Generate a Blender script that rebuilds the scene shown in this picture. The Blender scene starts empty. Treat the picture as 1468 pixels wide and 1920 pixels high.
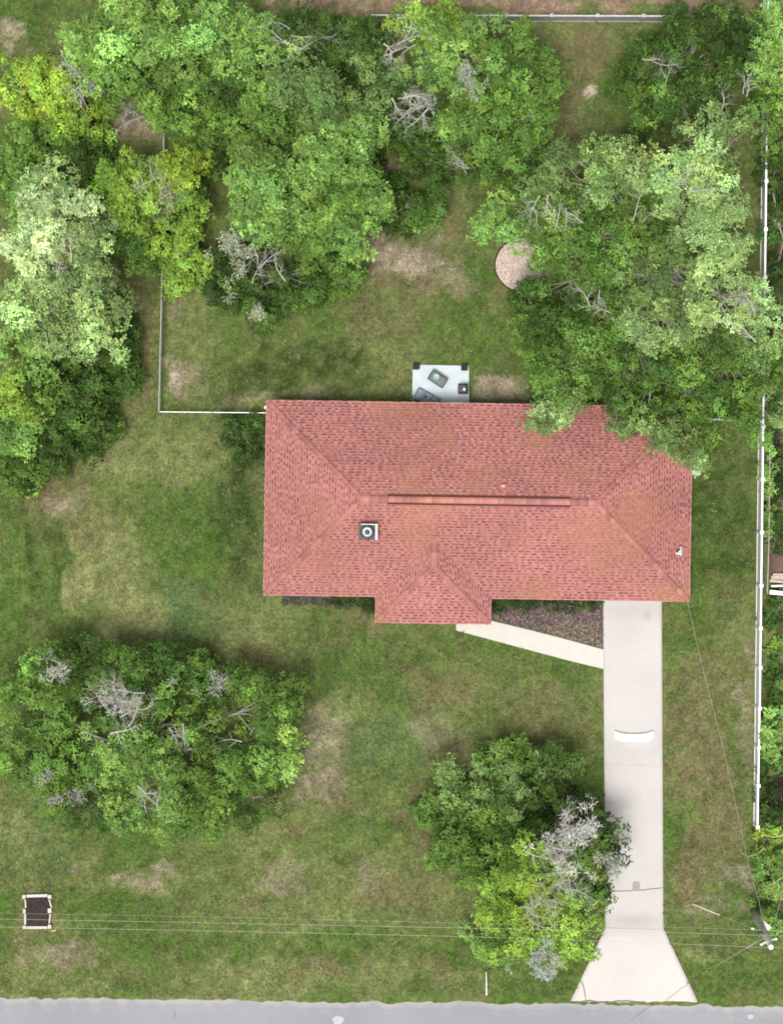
import bpy, math, random
import numpy as np
from mathutils import Vector, Matrix

R = math.radians
S = bpy.context.scene
COL = S.collection

# ------------------------------------------------------------------ camera, sky, sun, exposure
ALT = 150.0            # drone height in metres
PPM = 36.0             # photo pixels per metre on the ground
cam = bpy.data.cameras.new('camera')
cam.sensor_fit = 'VERTICAL'
cam.sensor_height = 36.0
cam.lens = 36.0 * ALT / (1920 / PPM)
cam.clip_start = 1.0
cam.clip_end = 6000.0
camo = bpy.data.objects.new('camera', cam)
camo.location = (0, 0, ALT)
COL.objects.link(camo)
S.camera = camo

SUN_EL, SUN_AZ = 77.0, 206.0      # azimuth measured from +Y (picture top) towards +X
world = bpy.data.worlds.new('World')
S.world = world
world.use_nodes = True
nt = world.node_tree
bg = nt.nodes['Background']
sky = nt.nodes.new('ShaderNodeTexSky')
sky.sky_type = 'NISHITA'
sky.sun_disc = False
sky.sun_elevation = R(SUN_EL)
sky.sun_rotation = R(SUN_AZ)
sky.air_density = 1.0
sky.dust_density = 4.0
sky.ozone_density = 1.0
hs = nt.nodes.new('ShaderNodeHueSaturation')
hs.inputs['Saturation'].default_value = 0.2       # thin white overcast
nt.links.new(sky.outputs[0], hs.inputs['Color'])
nt.links.new(hs.outputs[0], bg.inputs[0])
bg.inputs[1].default_value = 0.105

sl = bpy.data.lights.new('sun', 'SUN')
sl.energy = 2.3
sl.angle = R(14)
sl.color = (1.0, 0.97, 0.925)
so = bpy.data.objects.new('sun', sl)
d = Vector((math.sin(R(SUN_AZ)) * math.cos(R(SUN_EL)), math.cos(R(SUN_AZ)) * math.cos(R(SUN_EL)), math.sin(R(SUN_EL))))
so.rotation_euler = d.to_track_quat('Z', 'Y').to_euler()
so.location = (0, 0, 60)
COL.objects.link(so)

S.cycles.filter_width = 1.8
S.cycles.diffuse_bounces = 2
S.cycles.transmission_bounces = 3
S.view_settings.view_transform = 'Standard'
S.view_settings.look = 'None'
S.view_settings.gamma = 1.0
S.view_settings.use_curve_mapping = False
S.view_settings.exposure = 0.72


# ------------------------------------------------------------------ helpers
def at(px, py, z=0.0):
    s = (ALT - z) / ALT / PPM
    return Vector(((px - 734) * s, (960 - py) * s, z))


LAT = {}


def vnoise(x, y, scale, seed):
    """smooth value noise, 0..1"""
    n = 256
    if seed not in LAT: LAT[seed] = np.random.RandomState(seed).rand(n, n)
    lat = LAT[seed]
    gx, gy = np.asarray(x) / scale + 1000.0, np.asarray(y) / scale + 1000.0
    ix, iy = np.floor(gx).astype(int), np.floor(gy).astype(int)
    fx, fy = gx - ix, gy - iy
    fx, fy = fx * fx * (3 - 2 * fx), fy * fy * (3 - 2 * fy)
    a, b = lat[ix % n, iy % n], lat[(ix + 1) % n, iy % n]
    c, e = lat[ix % n, (iy + 1) % n], lat[(ix + 1) % n, (iy + 1) % n]
    return (a * (1 - fx) + b * fx) * (1 - fy) + (c * (1 - fx) + e * fx) * fy


def tag(o, label=None, cat=None, group=None, kind=None):
    if label: o['label'] = label
    if cat: o['category'] = cat
    if group: o['group'] = group
    if kind: o['kind'] = kind
    return o


def empty(name, loc, rz=0.0):
    o = bpy.data.objects.new(name, None)
    o.empty_display_size = 0.2
    o.location = loc
    o.rotation_euler = (0, 0, rz)
    COL.objects.link(o)
    return o


def link(name, me, parent=None):
    o = bpy.data.objects.new(name, me)
    COL.objects.link(o)
    if parent is not None: o.parent = parent
    return o


def np_mesh(name, V, F, mat, C=None, smooth=False):
    """V (n,3), F (m,k) all the same k; C (m,3) face colours"""
    V = np.asarray(V, dtype=np.float32).reshape(-1, 3)
    F = np.asarray(F, dtype=np.int32)
    m, k = F.shape
    me = bpy.data.meshes.new(name)
    me.vertices.add(len(V))
    me.vertices.foreach_set('co', V.ravel())
    me.loops.add(m * k)
    me.loops.foreach_set('vertex_index', F.ravel())
    me.polygons.add(m)
    me.polygons.foreach_set('loop_start', np.arange(m, dtype=np.int32) * k)
    if smooth:
        me.polygons.foreach_set('use_smooth', np.ones(m, dtype=bool))
    if C is not None:
        at_ = me.attributes.new('Col', 'FLOAT_COLOR', 'FACE')
        C4 = np.ones((m, 4), dtype=np.float32)
        C4[:, :3] = C
        at_.data.foreach_set('color', C4.ravel())
    me.update(calc_edges=True)
    me.validate()
    if mat: me.materials.append(mat)
    return me


class MB:
    """collects shapes into one mesh"""
    def __init__(s):
        s.v, s.f = [], []

    def add(s, vs, fs):
        n = len(s.v)
        s.v += [tuple(p) for p in vs]
        s.f += [tuple(i + n for i in f) for f in fs]
        return s

    def box(s, c, size, rz=0.0, M=None, bev=0.0):
        x, y, z = (q / 2 for q in size)
        ch = min(bev, x * .9, y * .9, z * .9)
        c = Vector(c)
        rot = Matrix.Rotation(rz, 3, 'Z') if M is None else M
        if ch <= 0:
            pts = [(-x, -y, -z), (x, -y, -z), (x, y, -z), (-x, y, -z), (-x, -y, z), (x, -y, z), (x, y, z), (-x, y, z)]
            fs = [(0, 3, 2, 1), (4, 5, 6, 7), (0, 1, 5, 4), (1, 2, 6, 5), (2, 3, 7, 6), (3, 0, 4, 7)]
        else:
            def ring(a, b, h, k):
                return [(-a + k, -b, h), (a - k, -b, h), (a, -b + k, h), (a, b - k, h), (a - k, b, h), (-a + k, b, h), (-a, b - k, h), (-a, -b + k, h)]
            pts = ring(x, y, -z, ch) + ring(x, y, z - ch, ch) + ring(x - ch, y - ch, z, ch)
            fs = [tuple(reversed(range(8))), tuple(range(16, 24))]
            for r0 in (0, 8):
                for i in range(8):
                    j = (i + 1) % 8
                    fs.append((r0 + i, r0 + j, r0 + 8 + j, r0 + 8 + i))
        return s.add([c + rot @ Vector(p) for p in pts], fs)

    def tube(s, pts, rad, n=6, cap=True):
        pts = [Vector(p) for p in pts]
        if not hasattr(rad, '__len__'): rad = [rad] * len(pts)
        base = len(s.v)
        up = Vector((0.31, 0.2, 0.93))
        for i, p in enumerate(pts):
            t = (pts[min(i + 1, len(pts) - 1)] - pts[max(i - 1, 0)])
            if t.length < 1e-6: t = Vector((0, 0, 1))
            t.normalize()
            a = t.cross(up)
            if a.length < 0.05: a = t.cross(Vector((1, 0, 0)))
            a.normalize()
            b = t.cross(a)
            for k in range(n):
                q = 2 * math.pi * k / n
                s.v.append(tuple(p + (a * math.cos(q) + b * math.sin(q)) * rad[i]))
        for i in range(len(pts) - 1):
            for k in range(n):
                k2 = (k + 1) % n
                s.f.append((base + i * n + k, base + i * n + k2, base + (i + 1) * n + k2, base + (i + 1) * n + k))
        if cap:
            s.f.append(tuple(base + k for k in reversed(range(n))))
            e = base + (len(pts) - 1) * n
            s.f.append(tuple(e + k for k in range(n)))
        return s

    def lathe(s, c, prof, n=20):
        base = len(s.v)
        c = Vector(c)
        for r, z in prof:
            for k in range(n):
                q = 2 * math.pi * k / n
                s.v.append(tuple(c + Vector((r * math.cos(q), r * math.sin(q), z))))
        for i in range(len(prof) - 1):
            for k in range(n):
                k2 = (k + 1) % n
                s.f.append((base + i * n + k, base + i * n + k2, base + (i + 1) * n + k2, base + (i + 1) * n + k))
        s.f.append(tuple(base + k for k in reversed(range(n))))
        e = base + (len(prof) - 1) * n
        s.f.append(tuple(e + k for k in range(n)))
        return s

    def prism(s, poly, z0, z1):
        n = len(poly)
        return s.add([(p[0], p[1], z0) for p in poly] + [(p[0], p[1], z1) for p in poly],
                     [tuple(reversed(range(n))), tuple(range(n, 2 * n))] + [(i, (i + 1) % n, n + (i + 1) % n, n + i) for i in range(n)])

    def build(s, name, mat, parent=None, smooth=False):
        me = bpy.data.meshes.new(name)
        me.from_pydata(s.v, [], s.f)
        me.update()
        if smooth:
            me.polygons.foreach_set('use_smooth', np.ones(len(me.polygons), dtype=bool))
        me.materials.append(mat)
        return link(name, me, parent)


# ------------------------------------------------------------------ materials
def node_mat(name):
    m = bpy.data.materials.new(name)
    m.use_nodes = True
    return m, m.node_tree, m.node_tree.nodes['Principled BSDF']


def mat(name, col, rough=0.7, var=0.15, scale=4.0, bump=0.0, metal=0.0, tint=None, spec=0.3):
    """plain colour with two octaves of procedural variation and optional relief"""
    m, t, b = node_mat(name)
    N, L = t.nodes, t.links
    tc = N.new('ShaderNodeTexCoord')
    n1 = N.new('ShaderNodeTexNoise')
    n1.inputs['Scale'].default_value = scale
    n1.inputs['Detail'].default_value = 6
    n1.inputs['Roughness'].default_value = 0.65
    L.new(tc.outputs['Object'], n1.inputs['Vector'])
    mx = N.new('ShaderNodeMix')
    mx.data_type = 'RGBA'
    lo = tuple(c * (1 - var) for c in col)
    hi = tuple(min(1, c * (1 + var)) for c in col)
    if tint: lo = tint
    rp = N.new('ShaderNodeMapRange')
    rp.inputs['From Min'].default_value = 0.3
    rp.inputs['From Max'].default_value = 0.7
    L.new(n1.outputs['Fac'], rp.inputs['Value'])
    L.new(rp.outputs[0], mx.inputs[0])
    mx.inputs[6].default_value = (*lo, 1)
    mx.inputs[7].default_value = (*hi, 1)
    L.new(mx.outputs[2], b.inputs['Base Color'])
    b.inputs['Roughness'].default_value = rough
    b.inputs['Metallic'].default_value = metal
    b.inputs['Specular IOR Level'].default_value = spec
    if bump:
        n2 = N.new('ShaderNodeTexNoise')
        n2.inputs['Scale'].default_value = scale * 6
        n2.inputs['Detail'].default_value = 5
        L.new(tc.outputs['Object'], n2.inputs['Vector'])
        bp = N.new('ShaderNodeBump')
        bp.inputs['Strength'].default_value = bump
        bp.inputs['Distance'].default_value = 0.03
        L.new(n2.outputs['Fac'], bp.inputs['Height'])
        L.new(bp.outputs[0], b.inputs['Normal'])
    return m


def attr_mat(name, rough=0.8, var=0.25, scale=20.0, transl=0.0, bump=0.0, spec=0.2):
    """colour read from the mesh's Col attribute (the thing's own colour), grain on top"""
    m, t, b = node_mat(name)
    N, L = t.nodes, t.links
    a = N.new('ShaderNodeAttribute')
    a.attribute_name = 'Col'
    tc = N.new('ShaderNodeTexCoord')
    n1 = N.new('ShaderNodeTexNoise')
    n1.inputs['Scale'].default_value = scale
    n1.inputs['Detail'].default_value = 5
    n1.inputs['Roughness'].default_value = 0.7
    L.new(tc.outputs['Object'], n1.inputs['Vector'])
    rp = N.new('ShaderNodeMapRange')
    rp.inputs['From Min'].default_value = 0.25
    rp.inputs['From Max'].default_value = 0.75
    rp.inputs['To Min'].default_value = 1 - var
    rp.inputs['To Max'].default_value = 1 + var
    L.new(n1.outputs['Fac'], rp.inputs['Value'])
    sc = N.new('ShaderNodeVectorMath')
    sc.operation = 'SCALE'
    L.new(a.outputs['Color'], sc.inputs[0])
    L.new(rp.outputs[0], sc.inputs['Scale'])
    L.new(sc.outputs[0], b.inputs['Base Color'])
    b.inputs['Roughness'].default_value = rough
    b.inputs['Specular IOR Level'].default_value = spec
    if bump:
        bp = N.new('ShaderNodeBump')
        bp.inputs['Strength'].default_value = bump
        bp.inputs['Distance'].default_value = 0.04
        L.new(n1.outputs['Fac'], bp.inputs['Height'])
        L.new(bp.outputs[0], b.inputs['Normal'])
    if transl:
        tr = N.new('ShaderNodeBsdfTranslucent')
        L.new(sc.outputs[0], tr.inputs['Color'])
        ms = N.new('ShaderNodeMixShader')
        ms.inputs[0].default_value = transl
        L.new(b.outputs[0], ms.inputs[1])
        L.new(tr.outputs[0], ms.inputs[2])
        L.new(ms.outputs[0], t.nodes['Material Output'].inputs['Surface'])
    return m


M = {}
M['leaf'] = attr_mat('leaf', 0.65, 0.12, 1.5, transl=0.13, spec=0.12)
M['grassblade'] = attr_mat('grass_blade', 0.7, 0.1, 3.0, transl=0.2)
M['bark'] = mat('bark', (0.25, 0.225, 0.19), 0.9, 0.4, 6, 0.5)
M['deadwood'] = mat('dead_wood', (0.33, 0.31, 0.275), 0.9, 0.25, 5, 0.3)
M['shingle'] = attr_mat('asphalt_shingle', 0.9, 0.13, 30.0, bump=0.25, spec=0.15)
M['concrete'] = attr_mat('driveway_concrete', 0.85, 0.045, 3.0, bump=0.05)
M['road'] = attr_mat('road_asphalt', 0.9, 0.07, 7.0, bump=0.3)
M['patio'] = mat('patio_concrete', (0.42, 0.475, 0.50), 0.6, 0.08, 2.0, 0.05)
M['white'] = mat('white_vinyl', (0.80, 0.80, 0.79), 0.45, 0.05, 2.0)
M['whitepaint'] = mat('white_gloss', (0.86, 0.86, 0.86), 0.25, 0.02, 2.0, spec=0.5)
M['stucco'] = mat('stucco', (0.56, 0.50, 0.42), 0.9, 0.08, 8, 0.3)
M['fascia'] = mat('fascia_paint', (0.40, 0.20, 0.175), 0.6, 0.06, 3)
M['soffit'] = mat('soffit', (0.6, 0.58, 0.54), 0.7, 0.05, 3)
M['deck'] = mat('roof_deck', (0.20, 0.075, 0.065), 0.95, 0.2, 9)
M['vent'] = mat('ridge_vent', (0.07, 0.02, 0.018), 0.9, 0.2, 9)
M['galv'] = mat('galvanised_steel', (0.52, 0.53, 0.54), 0.45, 0.2, 12, metal=0.6)
M['wirem'] = mat('chain_link_wire', (0.36, 0.36, 0.36), 0.5, 0.2, 12, metal=0.4)
M['dark'] = mat('black_metal', (0.018, 0.018, 0.02), 0.45, 0.3, 8)
M['darkgrey'] = mat('dark_grey_metal', (0.04, 0.045, 0.05), 0.5, 0.3, 8)
M['brownpot'] = mat('dark_brown_wicker', (0.035, 0.022, 0.02), 0.8, 0.4, 25, 0.4)
M['cushion'] = mat('blue_grey_cushion', (0.19, 0.23, 0.27), 0.9, 0.18, 10, 0.2)
M['pillow'] = mat('beige_pillow', (0.55, 0.46, 0.38), 0.9, 0.1, 10)
M['tabletop'] = mat('table_slate', (0.11, 0.14, 0.135), 0.55, 0.35, 9, spec=0.2)
M['teal'] = mat('teal_plate', (0.20, 0.33, 0.29), 0.4, 0.1, 6)
M['glass'] = mat('window_glass', (0.03, 0.04, 0.05), 0.08, 0.1, 2, spec=0.6)
M['soil'] = mat('dark_soil', (0.035, 0.026, 0.024), 0.95, 0.5, 14, 0.8)
M['block'] = mat('pale_block', (0.477, 0.447, 0.385), 0.9, 0.15, 9, 0.3)
M['wood'] = mat('weathered_wood', (0.40, 0.34, 0.27), 0.85, 0.25, 7, 0.3)
M['greywood'] = mat('grey_board', (0.44, 0.43, 0.41), 0.85, 0.2, 7, 0.3)
M['pole'] = mat('pole_wood', (0.42, 0.41, 0.37), 0.9, 0.25, 6, 0.4)
M['cable'] = mat('cable', (0.385, 0.393, 0.323), 0.5, 0.1, 3)
M['porcelain'] = mat('porcelain', (0.85, 0.85, 0.83), 0.2, 0.02, 3, spec=0.5)
M['pvc'] = mat('pale_plastic', (0.72, 0.62, 0.54), 0.5, 0.08, 3)
M['stone'] = mat('pale_stone', (0.55, 0.46, 0.38), 0.9, 0.25, 14, 0.5)
M['crack'] = mat('crack_dirt', (0.14, 0.12, 0.10), 0.95, 0.3, 14)
M['joint'] = mat('joint_filler', (0.293, 0.266, 0.239), 0.95, 0.1, 14)
M['meter'] = mat('grey_lid', (0.262, 0.246, 0.231), 0.8, 0.1, 14)
M['edging'] = mat('dark_edging', (0.05, 0.035, 0.03), 0.9, 0.3, 9)
M['chip'] = attr_mat('mulch_chip', 0.95, 0.2, 20)
M['moss'] = attr_mat('hanging_moss', 0.9, 0.15, 4, transl=0.15)
M['vine'] = mat('vine_stem', (0.34, 0.36, 0.14), 0.7, 0.15, 5)
M['yellow'] = mat('yellow_plastic', (0.65, 0.45, 0.10), 0.5, 0.1, 5)
M['acm'] = mat('pale_enamel', (0.60, 0.61, 0.57), 0.5, 0.08, 5)
M['rustbrown'] = mat('brown_tarp', (0.12, 0.075, 0.06), 0.9, 0.3, 4, 0.4)

# ------------------------------------------------------------------ ground: one sheet, patches of worn and green grass and painted shade
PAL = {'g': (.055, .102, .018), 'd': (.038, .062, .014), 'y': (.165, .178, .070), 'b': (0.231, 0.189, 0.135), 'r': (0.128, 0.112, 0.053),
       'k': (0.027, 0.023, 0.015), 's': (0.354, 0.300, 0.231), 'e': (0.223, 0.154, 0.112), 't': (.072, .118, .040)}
BLOBS = [  # photo x, y, radius x, radius y, palette, strength: where the lawn is worn, dry, green or bare; some dark ones paint shade
    (60, 30, 80, 50, 'g', .8), (14, 75, 24, 40, 'b', .8), (245, 235, 60, 30, 'b', .9), (200, 250, 90, 50, 'r', .6),
    (640, -10, 130, 32, 'e', 1.0), (1130, -12, 300, 32, 'e', 1.0), (870, -12, 200, 32, 'e', .9),
    (1100, 180, 22, 15, 's', .9), (1095, 110, 55, 55, 'r', .8), (1060, 240, 32, 80, 'r', .8), (1180, 190, 60, 60, 'g', .9),
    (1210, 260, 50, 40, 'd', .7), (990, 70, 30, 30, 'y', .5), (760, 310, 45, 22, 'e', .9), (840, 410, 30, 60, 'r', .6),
    (700, 470, 50, 45, 'b', .75), (760, 485, 75, 38, 'b', .9), (830, 520, 50, 40, 'b', .5), (780, 540, 120, 25, 'r', .5),
    (620, 560, 100, 34, 'g', .7), (560, 690, 170, 42, 'd', .75), (700, 610, 90, 40, 'r', .4), (880, 610, 70, 60, 'g', .5),  # dark patch behind the house is its shadow, painted in
    (905, 520, 26, 60, 'g', .6), (930, 730, 55, 28, 'b', .75), (480, 742, 70, 14, 'b', .55), (590, 738, 40, 14, 'b', .5), (720, 738, 50, 10, 'r', .7),
    (340, 712, 38, 40, 'b', .6), (330, 720, 22, 20, 's', .35), (270, 620, 30, 150, 'r', .55), (360, 600, 45, 90, 'y', .5),
    (320, 560, 12, 40, 'b', .4), (420, 600, 60, 50, 'g', .4), (440, 720, 60, 40, 'd', .5),
    (235, 760, 40, 60, 'r', .35), (330, 850, 90, 50, 'y', .35), (230, 860, 60, 60, 'y', .5), (105, 905, 55, 45, 'r', .7), (130, 940, 40, 20, 'b', .4),
    (200, 1070, 85, 110, 'y', .85), (255, 1170, 80, 55, 'y', .9), (300, 1110, 50, 50, 'y', .4), (160, 1000, 40, 60, 'r', .4),
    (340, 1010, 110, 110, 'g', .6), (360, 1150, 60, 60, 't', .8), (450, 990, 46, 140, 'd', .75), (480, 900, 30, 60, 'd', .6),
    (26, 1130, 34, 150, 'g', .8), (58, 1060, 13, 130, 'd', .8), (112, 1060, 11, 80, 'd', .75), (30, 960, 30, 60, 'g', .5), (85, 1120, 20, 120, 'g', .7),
    (450, 1200, 60, 35, 'y', .5), (480, 1240, 40, 30, 'r', .6), (640, 1165, 90, 14, 'r', .6), (620, 1210, 50, 25, 'r', .5),
    (720, 1280, 110, 60, 'g', .5), (600, 1410, 55, 95, 'b', .6), (615, 1480, 45, 45, 'b', .5), (560, 1340, 40, 30, 'y', .5), (640, 1330, 60, 30, 'y', .4),
    (740, 1385, 80, 50, 't', .7), (700, 1430, 60, 30, 't', .5), (830, 1290, 80, 45, 'r', .6), (820, 1380, 60, 40, 'b', .35), (880, 1410, 90, 40, 'r', .6),
    (1060, 1265, 70, 28, 'g', .7), (1000, 1330, 80, 40, 'r', .4), (900, 1200, 90, 30, 'g', .6), (980, 1380, 60, 30, 'r', .5), (1090, 1380, 30, 80, 'r', .4),
    (700, 1545, 110, 35, 'g', .5), (690, 1640, 35, 30, 'b', .4), (745, 1680, 90, 40, 'r', .6), (530, 1650, 40, 30, 'b', .5), (790, 1560, 40, 90, 'r', .6),
    (580, 1590, 80, 40, 'g', .45), (640, 1500, 40, 30, 'r', .5), (540, 1570, 30, 30, 'r', .5),
    (500, 1765, 280, 28, 'g', .65), (250, 1650, 140, 26, 'y', .45), (260, 1640, 60, 20, 'b', .45), (130, 1630, 20, 9, 's', .5), (310, 1632, 20, 14, 'b', .5), (60, 1590, 70, 50, 't', .5), (40, 1560, 40, 60, 'y', .5),
    (110, 1790, 90, 24, 'b', .5), (130, 1770, 60, 16, 'b', .35), (50, 1815, 70, 40, 'y', .5), (150, 1700, 60, 40, 'g', .7), (20, 1690, 30, 50, 'g', .7), (230, 1700, 70, 30, 'g', .6),
    (650, 1835, 320, 26, 'y', .4), (600, 1815, 70, 18, 'r', .6), (820, 1820, 60, 20, 'r', .6), (100, 1855, 150, 12, 'y', .5),
    (1340, 1500, 60, 130, 'r', .75), (1300, 1620, 44, 70, 'r', .8), (1290, 1380, 40, 100, 'r', .6), (1392, 1400, 26, 130, 'g', .55), (1330, 1290, 60, 80, 'r', .5),
    (1390, 1640, 40, 30, 'b', .55), (1405, 1680, 25, 30, 'b', .6), (1330, 1690, 40, 20, 'b', .3), (1300, 1180, 40, 40, 'g', .5), (1405, 1330, 12, 150, 'b', .4),
    (1350, 980, 70, 160, 'd', .75), (1360, 1100, 50, 30, 'r', .35), (1350, 1830, 80, 45, 'g', .6), (1300, 1790, 30, 22, 'y', .4), (1300, 1760, 40, 14, 'd', .5), (1420, 1850, 60, 25, 'g', .5),  # large dark patch paints the house's shadow on the right yard
    (1456, 600, 18, 500, 'k', 1.0), (1460, 1080, 24, 60, 'k', .9), (1450, 1250, 16, 60, 'g', .8), (1455, 1480, 18, 90, 'k', .8),  # dark soil beyond the fence, with the trees' shade painted in
    (70, 1707, 42, 46, 'r', .6), (40, 1745, 16, 16, 'b', .6), (1270, 1500, 30, 30, 'r', .3), (1160, 1850, 120, 40, 'g', .4),
]


def ground_col(x, y):
    """lawn colour, painted shade included, at world x, y (arrays)"""
    x, y = np.asarray(x, float), np.asarray(y, float)
    px, py = x * PPM + 734, 960 - y * PPM
    n1, n2 = vnoise(x, y, 3.3, 1), vnoise(x, y, 1.2, 2)
    n3, n4 = vnoise(x, y, 0.45, 3), vnoise(x, y, 6.5, 4)
    c = np.zeros(x.shape + (3,)) + np.array((.090, .120, .034))
    for key, w in (('g', np.clip((n1 - .5) * 2.2, 0, .7)), ('y', np.clip((n4 - .6) * 1.6, 0, .35)), ('r', np.clip((n2 - .62) * 2.0, 0, .4))):
        c = c * (1 - w[..., None]) + np.array(PAL[key]) * w[..., None]
    wx = px + (n2 - .5) * 46 + (n3 - .5) * 24
    wy = py + (vnoise(x, y, 1.3, 5) - .5) * 46 + (vnoise(x, y, .5, 6) - .5) * 24
    n5 = vnoise(x, y, .2, 8)
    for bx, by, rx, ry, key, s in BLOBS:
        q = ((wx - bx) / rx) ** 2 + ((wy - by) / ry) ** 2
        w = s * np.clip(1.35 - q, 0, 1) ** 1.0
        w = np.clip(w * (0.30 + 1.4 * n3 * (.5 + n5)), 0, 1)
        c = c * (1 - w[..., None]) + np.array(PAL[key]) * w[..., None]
    f = 0.62 + .5 * vnoise(x, y, .24, 7) + .28 * vnoise(x, y, .75, 9)
    far = np.clip(np.maximum(np.abs(x) - 21.0, np.abs(y) - 27.4) / .5, 0, 1)[..., None]
    return (c * f[..., None]) * (1 - far) + np.array((0.058, 0.077, 0.027)) * far


def axis(half, step):
    core = np.arange(-half, half + 1e-6, step)
    ext, q, sstep = [], half, step
    while q < 2600:
        sstep *= 1.5
        q += sstep
        ext.append(q)
    ext = np.array(ext)
    return np.concatenate([-ext[::-1], core, ext])


def build_ground():
    xs, ys = axis(21.5, .17), axis(28, .17)
    X, Y = np.meshgrid(xs, ys, indexing='ij')
    V = np.stack([X, Y, np.zeros_like(X)], -1).reshape(-1, 3)
    nx, ny = len(xs), len(ys)
    i, j = np.meshgrid(np.arange(nx - 1), np.arange(ny - 1), indexing='ij')
    a = (i * ny + j).ravel()
    F = np.stack([a, a + ny, a + ny + 1, a + 1], -1)
    m, t, b = node_mat('lawn')
    N, L = t.nodes, t.links
    me = np_mesh('ground', V, F, m)
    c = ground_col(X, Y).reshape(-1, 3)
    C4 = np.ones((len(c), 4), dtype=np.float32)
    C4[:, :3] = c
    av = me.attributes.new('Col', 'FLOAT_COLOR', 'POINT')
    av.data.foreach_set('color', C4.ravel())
    at_ = N.new('ShaderNodeAttribute')
    at_.attribute_name = 'Col'
    tc = N.new('ShaderNodeTexCoord')

    def noise(sc, det, rough=.7):
        n = N.new('ShaderNodeTexNoise')
        n.inputs['Scale'].default_value = sc
        n.inputs['Detail'].default_value = det
        n.inputs['Roughness'].default_value = rough
        L.new(tc.outputs['Object'], n.inputs['Vector'])
        return n

    def rng(src, f0, f1, t0, t1):
        r = N.new('ShaderNodeMapRange')
        for k, v in zip(('From Min', 'From Max', 'To Min', 'To Max'), (f0, f1, t0, t1)): r.inputs[k].default_value = v
        L.new(src, r.inputs['Value'])
        return r.outputs[0]
    fine, mid = noise(5.5, 6, .82), noise(2.6, 5)
    straw = N.new('ShaderNodeMix')
    straw.data_type = 'RGBA'
    L.new(rng(mid.outputs['Fac'], .55, .75, 0, .34), straw.inputs[0])
    L.new(at_.outputs['Color'], straw.inputs[6])
    straw.inputs[7].default_value = (0.154, 0.135, 0.073, 1)
    sc = N.new('ShaderNodeVectorMath')
    sc.operation = 'SCALE'
    L.new(straw.outputs[2], sc.inputs[0])
    L.new(rng(fine.outputs['Fac'], .32, .68, .42, 1.6), sc.inputs['Scale'])
    L.new(sc.outputs[0], b.inputs['Base Color'])
    b.inputs['Roughness'].default_value = .95
    b.inputs['Specular IOR Level'].default_value = .05
    bp = N.new('ShaderNodeBump')
    bp.inputs['Strength'].default_value = .7
    bp.inputs['Distance'].default_value = .05
    L.new(fine.outputs['Fac'], bp.inputs['Height'])
    L.new(bp.outputs[0], b.inputs['Normal'])
    return tag(link('ground', me), kind='structure')


build_ground()

# ------------------------------------------------------------------ road, driveway, walkway, patio
rng = np.random.RandomState(11)


def road_edge(x):
    """world y of the road's far edge, ragged where the asphalt crumbles into the grass"""
    px = x * PPM + 734
    base = 1869 + (px > 0) * px * .0118
    e = (960 - base) / PPM
    return e + (vnoise(x, x * 0, .9, 21) - .5) * .16 + (vnoise(x, x * 0, .25, 22) - .5) * .12


def build_road():
    xs = np.concatenate([np.linspace(-600, -24, 60), np.arange(-23.9, 23.9, .09), np.linspace(24, 600, 60)])
    e = road_edge(xs)
    offs = [0, .06, .16, .3, .6, 1.2, 2.4, 4.2, 5.6, 6.1]
    zs = [-.02, .022, .03, .034, .036, .038, .05, .04, .03, -.02]
    V, Cv = [], []
    for k, (o, z) in enumerate(zip(offs, zs)):
        yy = e * (1 if k < 4 else (1 - min(1, (k - 3) / 4))) + (0 if k < 4 else min(1, (k - 3) / 4) * e.mean()) - o
        V.append(np.stack([xs, yy, np.full_like(xs, z)], -1))
        n = vnoise(xs, yy, .5, 31)
        edge = np.clip(1 - o / (.12 + .35 * n), 0, 1) * .8
        base = np.array((0.222, 0.223, 0.240)) * (0.93 + .14 * vnoise(xs, yy, 2.5, 33))[:, None]
        Cv.append(base * (1 - edge[:, None]) + np.array((0.36, 0.345, 0.32)) * edge[:, None])
    V, Cv = np.array(V), np.array(Cv)
    nr, nc = V.shape[:2]
    i, j = np.meshgrid(np.arange(nr - 1), np.arange(nc - 1), indexing='ij')
    a = (i * nc + j).ravel()
    F = np.stack([a, a + nc, a + nc + 1, a + 1], -1)
    C = (Cv[:-1, :-1].reshape(-1, 3) + Cv[1:, 1:].reshape(-1, 3)) / 2
    road = tag(link('road', np_mesh('road', V.reshape(-1, 3), F, M['road'], C)), kind='structure')
    # hairline crack and a couple of pale scuffs
    mb = MB()
    strip(mb, [at(1178, 1915), at(1200, 1900), at(1215, 1888), at(1240, 1878)], .022, .052)
    strip(mb, [at(327, 1893), at(329, 1905), at(324, 1912)], .03, .052)
    mb.build('crack', M['crack'], road)
    mb = MB()
    for cx, cy, r in ((634, 1913, .30), (1406, 1906, .16)):
        c = at(cx, cy)
        mb.add([(c.x + r * math.cos(q) * (1 + .15 * math.sin(3 * q)), c.y + r * .8 * math.sin(q), .056) for q in np.linspace(0, 2 * math.pi, 15)[:-1]], [tuple(range(14))])
    mb.build('scuff_mark', mat('pale_scuff', (0.354, 0.354, 0.366), .9, .06, 6), road)


def strip(mb, pts, w, z, taper=True):
    pts = [Vector((p[0], p[1], z)) for p in pts]
    vs = []
    for i, p in enumerate(pts):
        t = pts[min(i + 1, len(pts) - 1)] - pts[max(i - 1, 0)]
        n = Vector((-t.y, t.x, 0)).normalized()
        ww = w * (1 if not taper or 0 < i < len(pts) - 1 else .5) / 2
        vs += [p + n * ww, p - n * ww]
    mb.add(vs, [(2 * i, 2 * i + 1, 2 * i + 3, 2 * i + 2) for i in range(len(pts) - 1)])


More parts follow.
